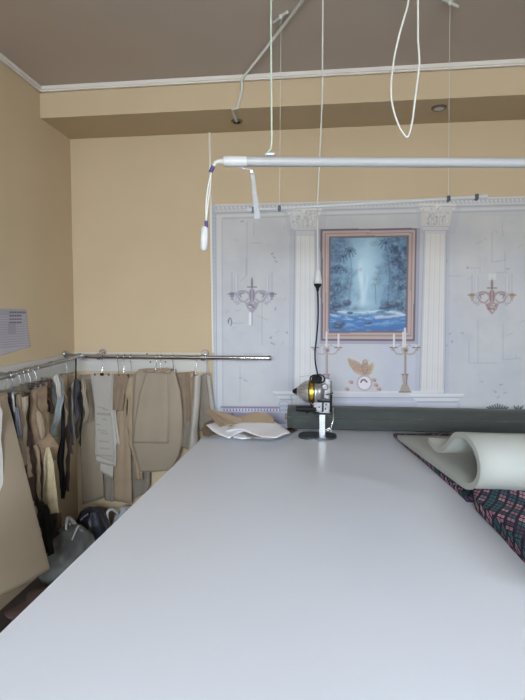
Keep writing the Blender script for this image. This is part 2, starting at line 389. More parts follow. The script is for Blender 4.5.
def candelabrum(P, cx, base, col, dk, tops):
    b = base
    P.poly([(cx-6, b), (cx-4.5, b-4), (cx-3, b-8), (cx+3, b-8), (cx+4.5, b-4), (cx+6, b)], col, .95); P.line([(cx-6, b-.5), (cx+6, b-.5)], 1, dk, .7)
    P.poly([(cx-2, b-8), (cx-3, b-18), (cx+3, b-18), (cx+2, b-8)], col, .95); P.line([(cx-3, b-18), (cx+3, b-18)], 1.2, dk, .8)
    P.line([(cx+1.5, b-8), (cx+2, b-17)], .8, dk, .8)
    P.line([(cx, b-18), (cx, b-43)], 2.0, col, .95); P.line([(cx+.9, b-18), (cx+.9, b-40)], .7, dk, .7)
    P.ell(cx, b-43, 4.5, 4, col, .95, .5); P.ell(cx+1, b-42, 2, 2, dk, .7)
    for sgn in (-1, 1):
        P.line([(cx, b-40), (cx+sgn*4, b-38), (cx+sgn*9, b-39), (cx+sgn*12, b-44)], 1.4, col, .9)
        P.line([(cx+sgn*8, b-45), (cx+sgn*15, b-45)], 1.2, dk, .85); P.ell(cx+sgn*12, b-43, 2.2, 1.8, col, .9)
        P.line([(cx, b-44), (cx+sgn*4, b-48), (cx+sgn*6, b-46)], 1.1, col, .8)
        P.line([(cx+sgn*10.5, b-38), (cx+sgn*10.5, b-26)], .8, (186, 192, 216), .6)
    for dx, h in tops: P.line([(cx+dx, b-46), (cx+dx, b-46-h)], 1.9, (226, 224, 226), .95); P.line([(cx+dx+1.1, b-46), (cx+dx+1.1, b-46-h)], .5, (170, 160, 176), .7)

def column(P, x0t, x1t, x0b, x1b, ct, cb, capx0, capx1, warm):
    W1, W2, SH, DK = (218, 223, 227), (204, 210, 217), (172, 180, 194), (140, 149, 174)
    if warm: W1, W2, SH = (219, 220, 221), (206, 208, 210), (176, 179, 186)
    yt, yb = 228, 393
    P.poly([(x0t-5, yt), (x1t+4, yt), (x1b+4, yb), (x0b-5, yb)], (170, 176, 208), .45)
    P.poly([(x0t, yt), (x1t, yt), (x1b, yb), (x0b, yb)], W1)
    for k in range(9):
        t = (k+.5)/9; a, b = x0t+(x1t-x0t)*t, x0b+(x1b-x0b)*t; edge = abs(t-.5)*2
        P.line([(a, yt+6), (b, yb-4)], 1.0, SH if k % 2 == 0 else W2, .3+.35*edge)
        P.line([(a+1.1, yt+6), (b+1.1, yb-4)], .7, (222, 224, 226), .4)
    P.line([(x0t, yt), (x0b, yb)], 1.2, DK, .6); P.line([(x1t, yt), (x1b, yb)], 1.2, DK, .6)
    P.rect(x0t-2, yt-1, x1t+2, yt+2, W1); P.line([(x0t-2, yt+2.5), (x1t+2, yt+2.5)], .9, SH, .9)
    P.line([(x0t-2, yt-2), (x1t+2, yt-2)], .8, DK, .6)
    capx1 = min(capx1, x1t+10); m = (capx0+capx1)/2
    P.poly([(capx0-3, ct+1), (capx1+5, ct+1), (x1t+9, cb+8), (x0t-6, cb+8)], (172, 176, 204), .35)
    P.poly([(capx0, ct), (capx1, ct), (capx1-1, ct+3), (capx1-4, ct+5), (x1t+3, cb), (x0t-3, cb), (capx0+3, ct+5), (capx0, ct+3)], W2)
    P.rect(capx0, ct-.5, capx1, ct+1.5, W1); P.line([(capx0+1, ct+2.4), (capx1-1, ct+2.4)], .8, DK, .6)
    P.line([(x0t-2, ct+8.5), (x1t+2, ct+8.5)], .7, DK, .4)
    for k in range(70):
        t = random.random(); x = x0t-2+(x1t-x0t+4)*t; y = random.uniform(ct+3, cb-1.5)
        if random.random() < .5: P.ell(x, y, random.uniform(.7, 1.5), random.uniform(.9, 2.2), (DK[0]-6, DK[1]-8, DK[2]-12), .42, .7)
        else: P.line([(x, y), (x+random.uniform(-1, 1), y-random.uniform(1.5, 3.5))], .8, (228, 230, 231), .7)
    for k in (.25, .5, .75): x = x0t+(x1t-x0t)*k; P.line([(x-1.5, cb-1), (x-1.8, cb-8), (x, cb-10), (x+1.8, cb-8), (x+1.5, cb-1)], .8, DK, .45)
    for sg, xx in ((-1, capx0+3), (1, capx1-3)):
        P.ell(xx, ct+5, 3.2, 3, W1, .9, .4); P.line(arc(xx, ct+5, 2, 2, 0, 300, 10), .8, DK, .5)
    P.ell(m, ct+2, 2.4, 2.2, (226, 228, 230), .8)

def scenery(P):
    x0, y0, x1, y1 = 330.5, 237.5, 406.5, 331
    U, V = P.U, P.V; m0 = P.mask; P.mask = P.inside([(331, 238), (407, 237), (405.5, 331), (329.5, 331)])
    u, v = (U-x0)/(x1-x0), (V-y0)/(y1-y0)
    P.mix(np.ones(len(U)), (108, 150, 180))
    glow = np.exp(-((u-.46)/.2)**2-((v-.32)/.42)**2); P.mix(glow*.9, (172, 208, 222))
    n = fbm(U, V, 9, 3, 5)
    P.mix(np.clip((n-.45)*3, 0, 1)*np.clip(1-v*1.3, 0, 1)*.35, (196, 218, 226))
    side = np.clip(np.abs(u-.46)*2.6-.42+(v-.3)*.25+(n-.5)*1.5, 0, 1)
    P.mix(side*.85, (58, 90, 124))
    n2 = fbm(U, V, 4, 11, 4); P.mix(np.clip((n2-.5)*5, 0, 1)*side*.8, (30, 52, 84)); P.mix(np.clip((.42-n2)*6, 0, 1)*side*.6, (98, 138, 160))
    n3 = fbm(U, V, 3, 23, 3); P.mix(np.clip((n3-.56)*8, 0, 1)*side*.6, (138, 156, 166)); n4 = fbm(U, V, 1.8, 57, 2); P.mix(np.clip((n4-.55)*6, 0, 1)*side*.5, (34, 50, 74))
    k = vnoise(U*3, V*.25, 2, 77)
    wf = np.exp(-((U-361.5-1.2*np.sin(V/9))/2.2)**2)*np.clip((V-258)/10, 0, 1)*np.clip((308-V)/6, 0, 1); P.mix(wf*(.35+.5*k), (222, 234, 240))
    wf = np.exp(-((U-366.5-.8*np.sin(V/7))/1.3)**2)*np.clip((V-270)/8, 0, 1)*np.clip((306-V)/6, 0, 1); P.mix(wf*(.2+.4*k), (206, 224, 234))
    mist = np.exp(-((U-360)/14)**2-((V-303)/5)**2); P.mix(mist*.6, (186, 212, 226))
    wat = np.clip((v-.78)*14, 0, 1); P.mix(wat, (58, 112, 176))
    P.mix(wat*np.clip((fbm(U*.35, V*1.4, 3, 41, 4)-.52)*6, 0, 1)*.8, (118, 166, 210)); P.mix(wat*np.clip((v-.9)*8, 0, 1)*.45, (36, 84, 152))
    fo = fbm(U*.6, V*2, 4, 91, 4)
    for yc, hw, cc in ((312, 3.2, (206, 220, 232)), (317.5, 2.2, (184, 202, 220))):
        yy = yc+1.6*np.sin(U/9)+.03*(U-368); P.mix(np.clip(1-np.abs(V-yy)/hw, 0, 1)*np.clip((fo-.36)*5, 0, 1)*.9, cc)
    P.line([(376, 318), (390, 316.5), (404, 315)], 2.4, (204, 204, 206), .7)
    for cx, cy, rx, ry in ((340, 324, 7, 3.2), (350, 313, 4, 1.8), (368, 323, 5, 1.6), (337, 306, 6, 3), (347, 303, 5, 4), (393, 305, 9, 4), (384, 308, 6, 2), (338, 327, 6, 2.5)):
        P.ell(cx, cy, rx, ry, (48, 66, 96), .85, .4); P.ell(cx-1, cy-ry*.4, rx*.5, ry*.4, (120, 140, 160), .5)
    for cx, cy, r, k in ((350, 251, 7, 9), (386, 243, 8, 9), (339, 268, 6, 7), (400, 262, 7, 8), (384, 270, 6, 7), (396, 283, 6, 8), (337, 285, 5, 6), (375, 285, 5, 6), (394, 248, 5, 6), (343, 257, 5, 6)):
        for i in range(k):
            a = 2*PI*i/k+.3; c = (32, 52, 78) if cx not in (384, 375, 396) else (110, 144, 160)
            P.line([(cx, cy), (cx+r*.5*math.cos(a), cy+r*.4*math.sin(a)-1), (cx+r*.85*math.cos(a), cy+r*.7*math.sin(a)+1.5)], 1.2, c, .5)
    for pts in ([(350, 251), (352, 275), (349, 300)], [(386, 243), (390, 270), (388, 300)], [(375, 285), (376, 304)], [(400, 262), (398, 300)]):
        P.line(pts, .9, (44, 62, 84), .35)
    P.mask = m0

def paint_mural(Vt):
    P = Paint(Vt, (196, 202, 210)); U, V = P.U, P.V; random.seed(4)
    n = fbm(U, V, 38, 5, 5); P.mix(np.clip((n-.45)*3, 0, 1)*.35, (212, 215, 216)); P.mix(np.clip((.5-n)*3, 0, 1)*.4, (180, 189, 208))
    n = fbm(U, V, 12, 15, 4); P.mix(np.clip((n-.55)*4, 0, 1)*.22, (176, 182, 196))
    # central field a little bluer
    P.rect(316, 217, 420, 393, (190, 197, 212), .5, 6)
    P.rect(380, 340, 422, 392, (178, 188, 220), .35, 12); P.rect(300, 225, 325, 345, (182, 186, 210), .3, 10)
    P.rect(270, 222, 292, 392, (178, 188, 216), .22, 16); P.rect(447, 225, 458, 392, (184, 192, 214), .3, 8)
    # stone courses
    for pts in ([(250, 243), (262, 243)], [(254, 222), (254, 236)], [(246, 258), (246, 277), (240, 281)], [(232, 323), (245, 323)], [(258, 316), (267, 320)], [(236, 361), (258, 361)], [(240, 366), (240, 402)],
                [(247, 222), (247, 275)], [(244, 354), (262, 354)], [(262, 290), (262, 345)], [(492, 232), (492, 262)], [(505, 252), (505, 272), (496, 273)], [(469, 340), (469, 363), (497, 363)], [(466, 268), (480, 268), (480, 273)],
                [(492, 262), (506, 260)], [(503, 325), (503, 360), (520, 358)], [(478, 320), (478, 362)], [(448, 276), (462, 276)], [(476, 244), (482, 241)], [(502, 222), (503, 236)]):
        P.line(pts, .7, (132, 140, 160), .38)
    for x, y in ((275, 258), (272, 254), (277, 262), (270, 338), (272, 343), (229, 321), (240, 378), (245, 380), (287, 333), (243, 221), (276, 308), (450, 334), (452, 341), (462, 333), (447, 346), (446, 260), (508, 269), (495, 392), (500, 385), (505, 393), (468, 268), (498, 398)):
        P.ell(x+random.uniform(-1, 1), y, random.uniform(.8, 1.6), random.uniform(.7, 1.3), (104, 108, 126), .55, .8); P.line([(x, y), (x+random.uniform(-3, 3), y+random.uniform(-2.5, 2.5))], .8, (112, 118, 138), .5)
    P.line(arc(230, 322, 1.6, 4, -200, 60, 8), 1, (84, 88, 108), .7)
    for k in range(26):
        x, y = random.choice(((random.uniform(226, 286), random.uniform(225, 400)), (random.uniform(460, 530), random.uniform(225, 400)))); a = random.uniform(0, 3)
        P.line([(x, y), (x+random.uniform(2, 6)*math.cos(a), y+random.uniform(1, 4)*math.sin(a))], .7, (140, 148, 168), .4)
    # cornice and left border
    P.rect(200, 190, 560, 216, (190, 198, 210), .9, 1); 
    def cy(y): return [(206, y), (330, y-3.5), (545, y-9)]
    for dy, w, c, a in ((205, 1.6, (216, 221, 226), .8), (207.5, 1, (158, 166, 186), .6), (211, 2, (204, 210, 218), .8), (213.5, 1, (140, 150, 176), .7), (216.5, 1.6, (212, 217, 223), .8), (219, 1, (150, 160, 184), .6)):
        P.line(cy(dy), w, c, a)
    for k in range(80):
        x = 212+k*4.2; y = 209.5-(x-206)*.027; P.line([(x, y-1.2), (x+1.2, y+1.2)], 1.2, (164, 172, 190), .6); P.ell(x+2.4, y-1.5, 1.4, 1.1, (222, 225, 230), .7)
    P.rect(206, 204, 215.5, 430, (180, 192, 208), .9, 1); P.rect(215.5, 216, 222, 430, (206, 212, 220), .8, 1)
    for k in range(48):
        y = 212+k*4.4; P.line([(208, y), (211.5, y+2), (208.5, y+4)], 1.2, (212, 218, 226), .7); P.line([(212.5, y), (214, y+2.5)], .9, (150, 164, 190), .6)
    P.line([(215.7, 214), (217, 430)], 1, (146, 160, 186), .7); P.line([(222, 220), (223, 405)], 1, (160, 170, 192), .6)
    # dado at lower left
    P.rect(221, 406, 288, 440, (168, 166, 200), .95, 1); P.line([(221, 407), (288, 408)], 1.2, (108, 100, 146), .85); P.line([(221, 411.5), (288, 412)], 1, (206, 206, 226), .9)
    for k in range(22): P.ell(222.5+k*3.1, 409.7, 1.2, 1.5, (222, 220, 236), .9); P.ell(224+k*3.1, 410, .7, 1.3, (96, 88, 136), .8)
    nn = fbm(U, V, 5, 31, 3); P.rect(0, 0, 1, 1, (0, 0, 0), 0)
    P.mix(((V > 413) & (U > 221) & (U < 288))*np.clip((nn-.5)*5, 0, 1)*.7, (112, 108, 160))
    # columns
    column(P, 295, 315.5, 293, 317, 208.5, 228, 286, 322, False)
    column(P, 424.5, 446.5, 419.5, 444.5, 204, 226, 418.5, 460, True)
    # mantel shelf
    P.rect(300, 391, 428, 397, (206, 212, 222), .95, 1); P.line([(300, 392), (428, 392)], 1, (226, 229, 234), .9); P.line([(300, 397.5), (428, 398)], 1.2, (142, 152, 186), .8)
    P.rect(300, 398, 460, 420, (182, 192, 216), .9, 1); P.line([(300, 401.5), (428, 401.5)], 1, (206, 212, 226), .8)
    for x0, x1, y in ((273, 300, 391.5), (410, 464, 394)):
        P.poly([(x0, y), (x1, y), (x1-3, y+4), (x1-6, y+7), (x0+6, y+7), (x0+3, y+4)], (212, 217, 226)); P.line([(x0, y+.5), (x1, y+.5)], 1, (230, 232, 236), .9); P.line([(x0+2, y+3.5), (x1-2, y+3.5)], .9, (140, 150, 184), .8)
        P.rect(x0+7, y+7, x1-7, 430, (196, 204, 220), .95, 1); P.line([(x0+7, y+8), (x1-7, y+8)], 1, (134, 146, 184), .8)
    for k in range(5): P.line(arc(284, 404+k*4, 5-k*.6, 3, 0, 320, 10), 1.1, (146, 160, 198), .7)
    P.line([(291, 396), (292, 404), (288, 412), (287, 428)], 1.2, (128, 142, 186), .7)
    # dark leaf tips at the lower right
    for k in range(9): P.line([(497+k*.4, 413), (487+k*2.6, 404+abs(k-4)*.8)], 1.3, (52, 60, 62), .85)
    for k in range(5): P.line([(518, 414), (514+k*2.2, 406+k % 2)], 1.2, (52, 60, 62), .8)
    # framed picture
    fo = [(320.5, 229), (417, 228), (415, 341), (321, 341)]
    P.poly([(x+(3 if x > 400 else -1), y+(3 if y > 300 else 0)) for x, y in fo], (136, 134, 166), .55)
    P.poly(fo, (112, 96, 110)); P.poly([(322.5, 231), (415, 230), (413, 339), (323, 339)], (188, 166, 164)); P.poly([(324.5, 233), (413, 232.2), (411, 336.5), (324.6, 336.5)], (158, 130, 130))
    P.poly([(326, 234), (411.5, 233.4), (410, 335), (326, 335)], (202, 180, 172)); P.poly([(328.5, 236), (409, 235.4), (407.5, 333), (328.3, 333)], (134, 108, 112)); P.poly([(329.8, 237), (407.8, 236.3), (406.3, 332), (329, 332)], (104, 92, 112))
    for k in range(44):
        t = k/43; P.line([(327.2, 236+t*97), (327.6, 237+t*97)], 1.2, (168, 128, 126), .6); P.line([(410.4-t*1.3, 236+t*97), (410-t*1.3, 237+t*97)], 1.2, (168, 128, 126), .6)
        P.line([(328+t*81, 234.8), (329+t*81, 234.8)], 1.1, (168, 128, 126), .5); P.line([(328+t*79, 334), (329+t*79, 334)], 1.1, (168, 128, 126), .5)
    scenery(P)
    # eagle clock
    P.poly([(345, 392), (348, 386), (352, 380), (357, 376), (370, 376), (375, 381), (379, 387), (380, 392)], (202, 196, 206), .9)
    for a in ((347, 389), (351, 382), (376, 385), (374, 380), (379, 389)): P.ell(a[0], a[1], 3, 2.2, (182, 150, 138), .8); P.ell(a[0]+1, a[1]+1, 1.3, 1, (120, 96, 98), .6)
    P.ell(350, 374, 7, 3.5, (190, 200, 226), .8, .6); P.ell(344, 371, 3, 2, (186, 196, 222), .7, .6)
    P.poly([(347, 358), (352, 359), (359, 362), (364, 367), (366, 374), (362, 376), (354, 372), (349, 365)], (190, 162, 140)); P.poly([(373, 362), (374, 366), (372, 373), (367, 377), (363, 372), (366, 366)], (196, 168, 136))
    P.poly([(363, 360), (366, 359), (368, 362), (368, 373), (364, 376), (361, 368)], (176, 146, 124)); P.ell(365, 361, 2, 2.2, (180, 170, 170))
    for k in range(40): x, y = random.uniform(348, 374), random.uniform(359, 377); P.mask = P.inside([(347, 358), (352, 359), (359, 362), (366, 359), (373, 362), (372, 373), (366, 378), (354, 372)]); P.ell(x, y, 1.6, .8, random.choice(((140, 108, 92), (214, 196, 170), (160, 128, 112))), .5, .8); P.mask = np.ones(len(U), bool)
    for k in range(7): P.line([(349+k*2, 360+k*.9), (353+k*2, 369+k*.9)], .8, (158, 116, 94), .65)
    for k in range(3): P.line([(368+k*1.6, 366), (366+k*1.4, 374)], .8, (156, 114, 92), .6)
    P.ell(364.5, 383, 8.2, 8.2, (170, 156, 172), 1, .12); P.ell(364.5, 383, 7, 7, (222, 222, 230), 1, .15); P.line([(360.8, 382.2), (362.2, 380), (364.4, 379.6), (366.8, 382)], 1.5, (66, 64, 78), .85)
    candelabrum(P, 405, 392.5, (172, 154, 142), (112, 92, 86), ((-11, 12), (0, 18), (-1.8, 14), (11, 0.1)))
    candelabrum(P, 326.5, 392.5, (178, 164, 164), (124, 104, 112), ((0, 14), (12, 12), (-12, 2)))
    sconce(P, 252, 293, (108, 100, 128), (160, 152, 176), (138, 130, 160), (160, 166, 194))
    P.rect(249, 312.5, 252, 325, (232, 234, 236), .95); P.line([(252, 313), (252, 325)], 1, (128, 134, 156), .8)
    sconce(P, 492, 294, (126, 98, 100), (170, 142, 144), (184, 154, 118), (170, 176, 198))
    P.rect(488.5, 273.5, 496, 280, (226, 228, 228), .5)
    inn = P.inside([(331, 238), (407, 237), (405.5, 331), (329.5, 331)])
    w_ = np.clip((330-V)/110, 0, 1)[:, None]*np.where(inn, 0, 1)[:, None]; P.c = P.c*(1-w_*np.array([.01, .035, .085]))  # warmer, darker print towards the top, partly painting in the warm bounce light
    g = P.c.mean(1, keepdims=True); P.c = np.where(inn[:, None], P.c*.94+g*.06+14, P.c*.74+g*.26+np.array([8, 6, 5]))
    return np.clip(P.c, 0, 250)

def build_mural():
    X0, X1, ZB, ZT, D = -.764, 1.335, .30, 2.372, .0034
    xs = np.linspace(X0, X1, int((X1-X0)/D)+1)
    zs = np.concatenate([np.linspace(ZB, .95, 5)[:-1], np.linspace(.95, ZT, int((ZT-.95)/D)+1)])
    Y = 3.4975
    XX, ZZ = np.meshgrid(xs, zs, indexing='ij'); V = np.stack([XX, np.full_like(XX, Y), ZZ], -1).reshape(-1, 3)
    col = paint_mural(V); P = Paint(V, (0, 0, 0))
    reg = np.zeros(len(V), int); names = ['printed_stone_field']
    def region(name, pts):
        names.append(name); reg[P.inside(pts)] = len(names)-1
    region('printed_cornice', [(200, 190), (560, 180), (560, 212), (206, 220)])
    region('printed_border', [(200, 219), (222.5, 219), (223, 440), (200, 440)])
    region('printed_dado', [(221, 406), (288, 406), (288, 700), (221, 700)])
    region('printed_mantel', [(273, 391.5), (464, 391.5), (464, 396), (458, 401), (458, 700), (280, 700), (280, 399)])
    region('printed_column', [(286, 207), (322, 206), (322, 212), (317, 229), (318, 391.5), (292, 391.5), (294, 229), (286, 212)])
    region('printed_column', [(418, 203), (460, 202), (459, 208), (448, 228), (445.5, 391.5), (418, 391.5), (423, 228), (419, 208)])
    region('printed_picture_frame', [(320.5, 229), (417, 228), (415, 341), (321, 341)])
    region('printed_waterfall_scene', [(330, 237.5), (407.3, 236.8), (405.8, 331.5), (329.5, 331.5)])
    region('printed_clock', [(345, 391.5), (346, 384), (344, 372), (347, 357), (356, 358), (366, 358), (375, 362), (374, 376), (380, 386), (381, 391.5)])
    for cx in (326.5, 405): region('printed_candelabrum', [(cx-6, 392), (cx-3, 375), (cx-2, 352), (cx-14, 352), (cx-14, 334), (cx-8, 334), (cx-3, 346), (cx-2, 328), (cx+2, 328), (cx+3, 346), (cx+10, 334), (cx+14, 334), (cx+14, 352), (cx+2, 353), (cx+3, 375), (cx+6, 392)])
    for cx, cy in ((252, 293), (492, 294)): region('printed_wall_sconce', [(cx-23, cy-1), (cx-21, cy-20), (cx-13, cy-19), (cx-13, cy-3), (cx-3, cy-6), (cx, cy-16), (cx+3, cy-6), (cx+13, cy-3), (cx+13, cy-19), (cx+21, cy-20), (cx+23, cy-1), (cx+19, cy+11), (cx+8, cy+12), (cx, cy+22), (cx-8, cy+12), (cx-19, cy+11)])
    nx, nz = len(xs), len(zs)
    I = np.arange(nx*nz).reshape(nx, nz)
    Q = np.stack([I[:-1, :-1], I[1:, :-1], I[1:, 1:], I[:-1, 1:]], -1).reshape(-1, 4)
    root = thing('wall_mural', ((X0+X1)/2, Y, ZB), 'large printed wall mural of columns and a framed waterfall picture on the back wall', 'wall mural')
    off = np.array([(X0+X1)/2, Y, ZB]); rq = reg[Q[:, 0]]; L = lin(col)
    MB().box((X0, 3.498, ZB), (X1, 3.4999, ZT)).build('backing', M['wpaper'], root)
    for k, nm in enumerate(names):
        q = Q[rq == k]
        if not len(q): continue
        u, inv = np.unique(q, return_inverse=True); q = inv.reshape(-1, 4)
        me = bpy.data.meshes.new(nm); me.from_pydata((V[u]-off).tolist(), [], q.tolist())
        a = me.color_attributes.new('Col', 'FLOAT_COLOR', 'POINT'); a.data.foreach_set('color', np.concatenate([L[u], np.ones((len(u), 1))], 1).astype(np.float32).ravel())
        me.materials.append(M['print']); o = bpy.data.objects.new(nm, me); C.objects.link(o); o.parent = root
build_mural()

# ------------------------------------------------------------------ wall details
m = MB(); a, b_ = at(209.5, 131, 3.49), at(213, 352, 3.49)
m.add([(a[0]-.006, 3.4999, 2.845), (a[0]+.006, 3.4999, 2.845), (b_[0]+.006, 3.4999, 1.37), (b_[0]-.006, 3.4999, 1.37), (a[0]-.006, 3.486, 2.845), (a[0]+.006, 3.486, 2.845), (b_[0]+.006, 3.486, 1.37), (b_[0]-.006, 3.486, 1.37)],
      [(0, 1, 2, 3), (4, 7, 6, 5), (0, 4, 5, 1), (1, 5, 6, 2), (2, 6, 7, 3), (3, 7, 4, 0)])
tag(m.build('cable_channel', M['trim']), 'narrow cream cable channel running down the back wall beside the mural', 'cable channel')

def chart_paint(V):
    P = Paint(V, (188, 184, 190)); P.rect(-20, 300, 40, 314, (168, 164, 172), .7, 1)
    for k in range(14): P.line([(-16, 315+k*2.6), (30, 314+k*2.4)], .9, (138, 134, 148), .55)
    for r in range(4):
        for c in range(5 if r else 7):
            P.line([(10+c*2.5, 312.3+r*3.4), (10.8+c*2.5, 312.3+r*3.4)], 1.3, (88, 82, 96), .9)
    P.rect(8, 323, 16, 334, (150, 148, 158), .5)
    return P.c
ys = np.linspace(2.5, 2.90, 90); zs = np.linspace(0, 1, 60)
G = np.zeros((90, 60, 3))
for i, y in enumerate(ys):
    t = (y-2.5)/.4
    for j, w in enumerate(zs):
        zb = 1.385+.05*t; G[i, j] = (XL+.0035+.008*(1-w)*max(0, t-.7)*2, y+.025*(1-w)*t, zb+(1.657-zb)*w)
tag(MB().grid(G, .0015, (-1, 0, 0)).build('wall_chart', M['ppaper'], paint=chart_paint), 'grey sheet of printed tables taped to the left wall above the rail', 'wall chart')

# recessed spots in the beam
for px, py, lab in ((237, 121, 'dark recessed spot in the beam where the ceiling cable ends'), (439, 107.5, 'round recessed spot in the beam to the right of the looped cord')):
    p = atZ(px, py, 2.845); t = thing('recessed_spotlight', (p[0], p[1], 2.845), lab, 'spotlight', 'recessed spots in the beam')
    ks = .78 if px < 300 else .95; prof = [(-.008, .034*ks), (-.010, .038*ks), (-.006, .046*ks), (0, .048*ks)]
    MB().lathe((p[0], p[1], 2.845), prof, 'z', 24).build('ring', M['spot'], t)
    MB().lathe((p[0], p[1], 2.845), [(-.011, .0), (-.014, .018*ks), (-.009, .03*ks)], 'z', 20).build('lens', M['black'] if px < 300 else M['wplastic'], t)
# ceiling cable
p1, p2 = atZ(303, 0, ZC-.006), atZ(243, 77.5, ZC-.006); d = p1-p2
pe = atZ(237, 121, 2.84)
pts = [p1+d*.9, p1, p2+d*.05, (p2[0], 3.075, 2.985), (p2[0]-.005, 3.108, 2.95), at(240.5, 95, 3.112), at(238, 108, 3.112), (pe[0]+.005, 3.108, 2.84), (pe[0], 3.16, 2.835), (pe[0], pe[1]-.02, 2.832)]
tag(MB().tube(pts, .0085, 8).build('ceiling_cable', M['cord']), 'pale cable clipped across the grey ceiling and down the beam', 'cable')

# ------------------------------------------------------------------ near lamp tube
A, B = at(220, 161.5, 1.80), np.array([.687, 1.94, 2.142]); dirv = (B-A)/np.linalg.norm(B-A); L = 1.22
def on(s, dz=0): return A+dirv*s+np.array([0, 0, dz])
t = thing('linear_lamp', tuple(A+dirv*.6), 'near thick white tube lamp with a switch cord dangling from its left end', 'lamp', 'hanging tube lamps')
MB().tube([on(.09), on(L-.09)], .0165, 18).build('tube', M['tube'], t)
for s0, s1 in ((.012, .092), (L-.092, L-.012)): MB().tube([on(s0), on(s0+.003), on(s1-.003), on(s1)], [.016, .0185, .0185, .0175], 18).build('end_cap', M['wplastic'], t)
cp = lambda x, y, Y=1.80: at(x, y, Y)
cab = MB().tube([on(.014), cp(217, 162), cp(213, 167), cp(210.8, 173)], [.011, .008, .005, .005], 10, 5)
cab.tube([cp(211, 172), cp(207.5, 190), cp(206, 205), cp(206.3, 221)], .0028, 8, 5); cab.tube([cp(211, 172), cp(210, 187), cp(208, 202), cp(206.3, 221)], .0028, 8, 5)
cab.build('switch_cord', M['cord'], t)
MB().tube([cp(213.4, 166), cp(210.4, 172.5)], .0068, 10).build('tape', M['purple'], t)
MB().tube([cp(206.2, 221), cp(206.4, 227.5)], .0062, 10).build('tape', M['purple'], t)
sw = MB(); c0 = cp(204.3, 238.5); sw.tube([c0+np.array([.003, 0, .041]), c0+np.array([.002, 0, .034]), c0, c0+np.array([-.002, 0, -.034]), c0+np.array([-.002, 0, -.041])], [.007, .0125, .0135, .0125, .007], 12)
so = sw.build('inline_switch', M['wplastic'], t)
MB().box(tuple(c0+np.array([-.006, -.0165, -.012])), tuple(c0+np.array([.006, -.011, .012])), .002).build('rocker', M['cord'], so)
q = cp(270, 155, 1.806); MB().box((q[0]-.016, q[1]-.008, q[2]-.002), (q[0]+.016, q[1]+.008, q[2]+.006), .002).build('clip', M['steel'], t)
q = cp(252, 172); m = MB(); m.tube([cp(240, 167.5), cp(247, 169), cp(252, 169.5)], .0022, 6); m.lathe((q[0], q[1]-.004, q[2]), [(-.003, .006), (.003, .006)], 'y', 12); m.build('wire_hook', M['steel'], t)
a, b_ = cp(252.5, 173), cp(257.5, 219)
m = MB(); m.add([(a[0]-.006, a[1], a[2]), (a[0]+.006, a[1], a[2]), (b_[0]+.010, b_[1], b_[2]), (b_[0]-.010, b_[1], b_[2]), (a[0]-.006, a[1]+.003, a[2]), (a[0]+.006, a[1]+.003, a[2]), (b_[0]+.010, b_[1]+.003, b_[2]), (b_[0]-.010, b_[1]+.003, b_[2])], [(0, 1, 2, 3), (4, 7, 6, 5), (0, 4, 5, 1), (1, 5, 6, 2), (2, 6, 7, 3), (3, 7, 4, 0)])
m.build('hanging_strap', M['strap'], t)
c1 = on(L-.2)
k = MB().tube([cp(266, 156, 1.806), cp(268.5, 151, 1.806), cp(271.5, 143, 1.806), cp(271.3, 90, 1.80), cp(271, 30, 1.80), cp(271, 0, 1.80), (cp(271, 0, 1.8)[0], 1.80, ZC)], .0032, 8, 4)
tag(k.build('lamp_cord', M['gcord']), 'pale green power cord hanging from the ceiling to the near tube lamp', 'cord')

# far lamp tube
A2, B2 = at(247, 210.3, 2.556), at(487, 196.8, 2.556); d2 = B2-A2
t = thing('linear_lamp', tuple((A2+B2)/2), 'far slim white tube lamp hanging on two thin wires near the mural top', 'lamp', 'hanging tube lamps')
MB().tube([A2+d2*.028, B2-d2*.028], .0085, 12).build('tube', M['wplastic'], t)
for s0, s1 in ((0, .03), (.97, 1)): MB().tube([A2+d2*s0, A2+d2*s1], .0125, 12).build('end_cap', M['wplastic'], t)
for s in (.028, .142, .846, .958):
    q = A2+d2*s; MB().box((q[0]-.008, q[1]-.013, q[2]-.014), (q[0]+.008, q[1]+.013, q[2]+.014), .003).build('clip', M['darkmetal'], t)
for px0, py0, s, lab in ((281, 18, .142, 'left thin suspension wire of the far slim lamp'), (450, 4, .846, 'right thin suspension wire of the far slim lamp')):
    top = atZ(px0, py0, ZC-.012); q = A2+d2*s
    t = thing('suspension_wire', (top[0], top[1], ZC), lab, 'wire', 'suspension wires of the far lamp')
    MB().tube([(top[0], top[1], ZC-.01), (q[0], q[1], q[2]+.012)], .0013, 6).build('wire', M['cord'], t)
    m = MB(); dd = np.array([.055, -.06, 0]) if px0 < 300 else np.array([.06, .045, 0])*1.0
    if px0 > 300: dd = np.array([-.06, -.05, 0])
    m.tube([np.array([top[0], top[1], ZC-.007])-dd*.7, np.array([top[0], top[1], ZC-.007])+dd*.6], .007, 8); m.lathe((top[0], top[1], ZC), [(-.018, .006), (-.01, .01), (0, .011)], 'z', 12)
    m.build('ceiling_bracket', M['cord'], t)
    if px0 > 300: pass

# looped white cord
Yc = 1.7; pts = [(408.5, 0), (404, 18), (399, 36), (393.5, 62), (391, 88), (393, 108), (399, 126), (404, 134.5), (406.5, 137), (409, 134), (412.5, 120), (415, 100), (418.5, 72), (419.3, 60), (418, 40), (418, 20), (418, 0)]
W = [at(x, y, Yc) for x, y in pts]; tp = (W[0]+W[-1])/2
W = [np.array([tp[0]-.008, Yc, ZC])] + [np.array([W[0][0]+.012, Yc, W[0][2]+.15])] + W + [np.array([W[-1][0], Yc, W[-1][2]+.15])] + [np.array([tp[0]+.008, Yc, ZC])]
tag(MB().tube(W, .0031, 8, 4).build('looped_cord', M['cord']), 'loose white cord hanging from the ceiling in a long narrow loop', 'cord')

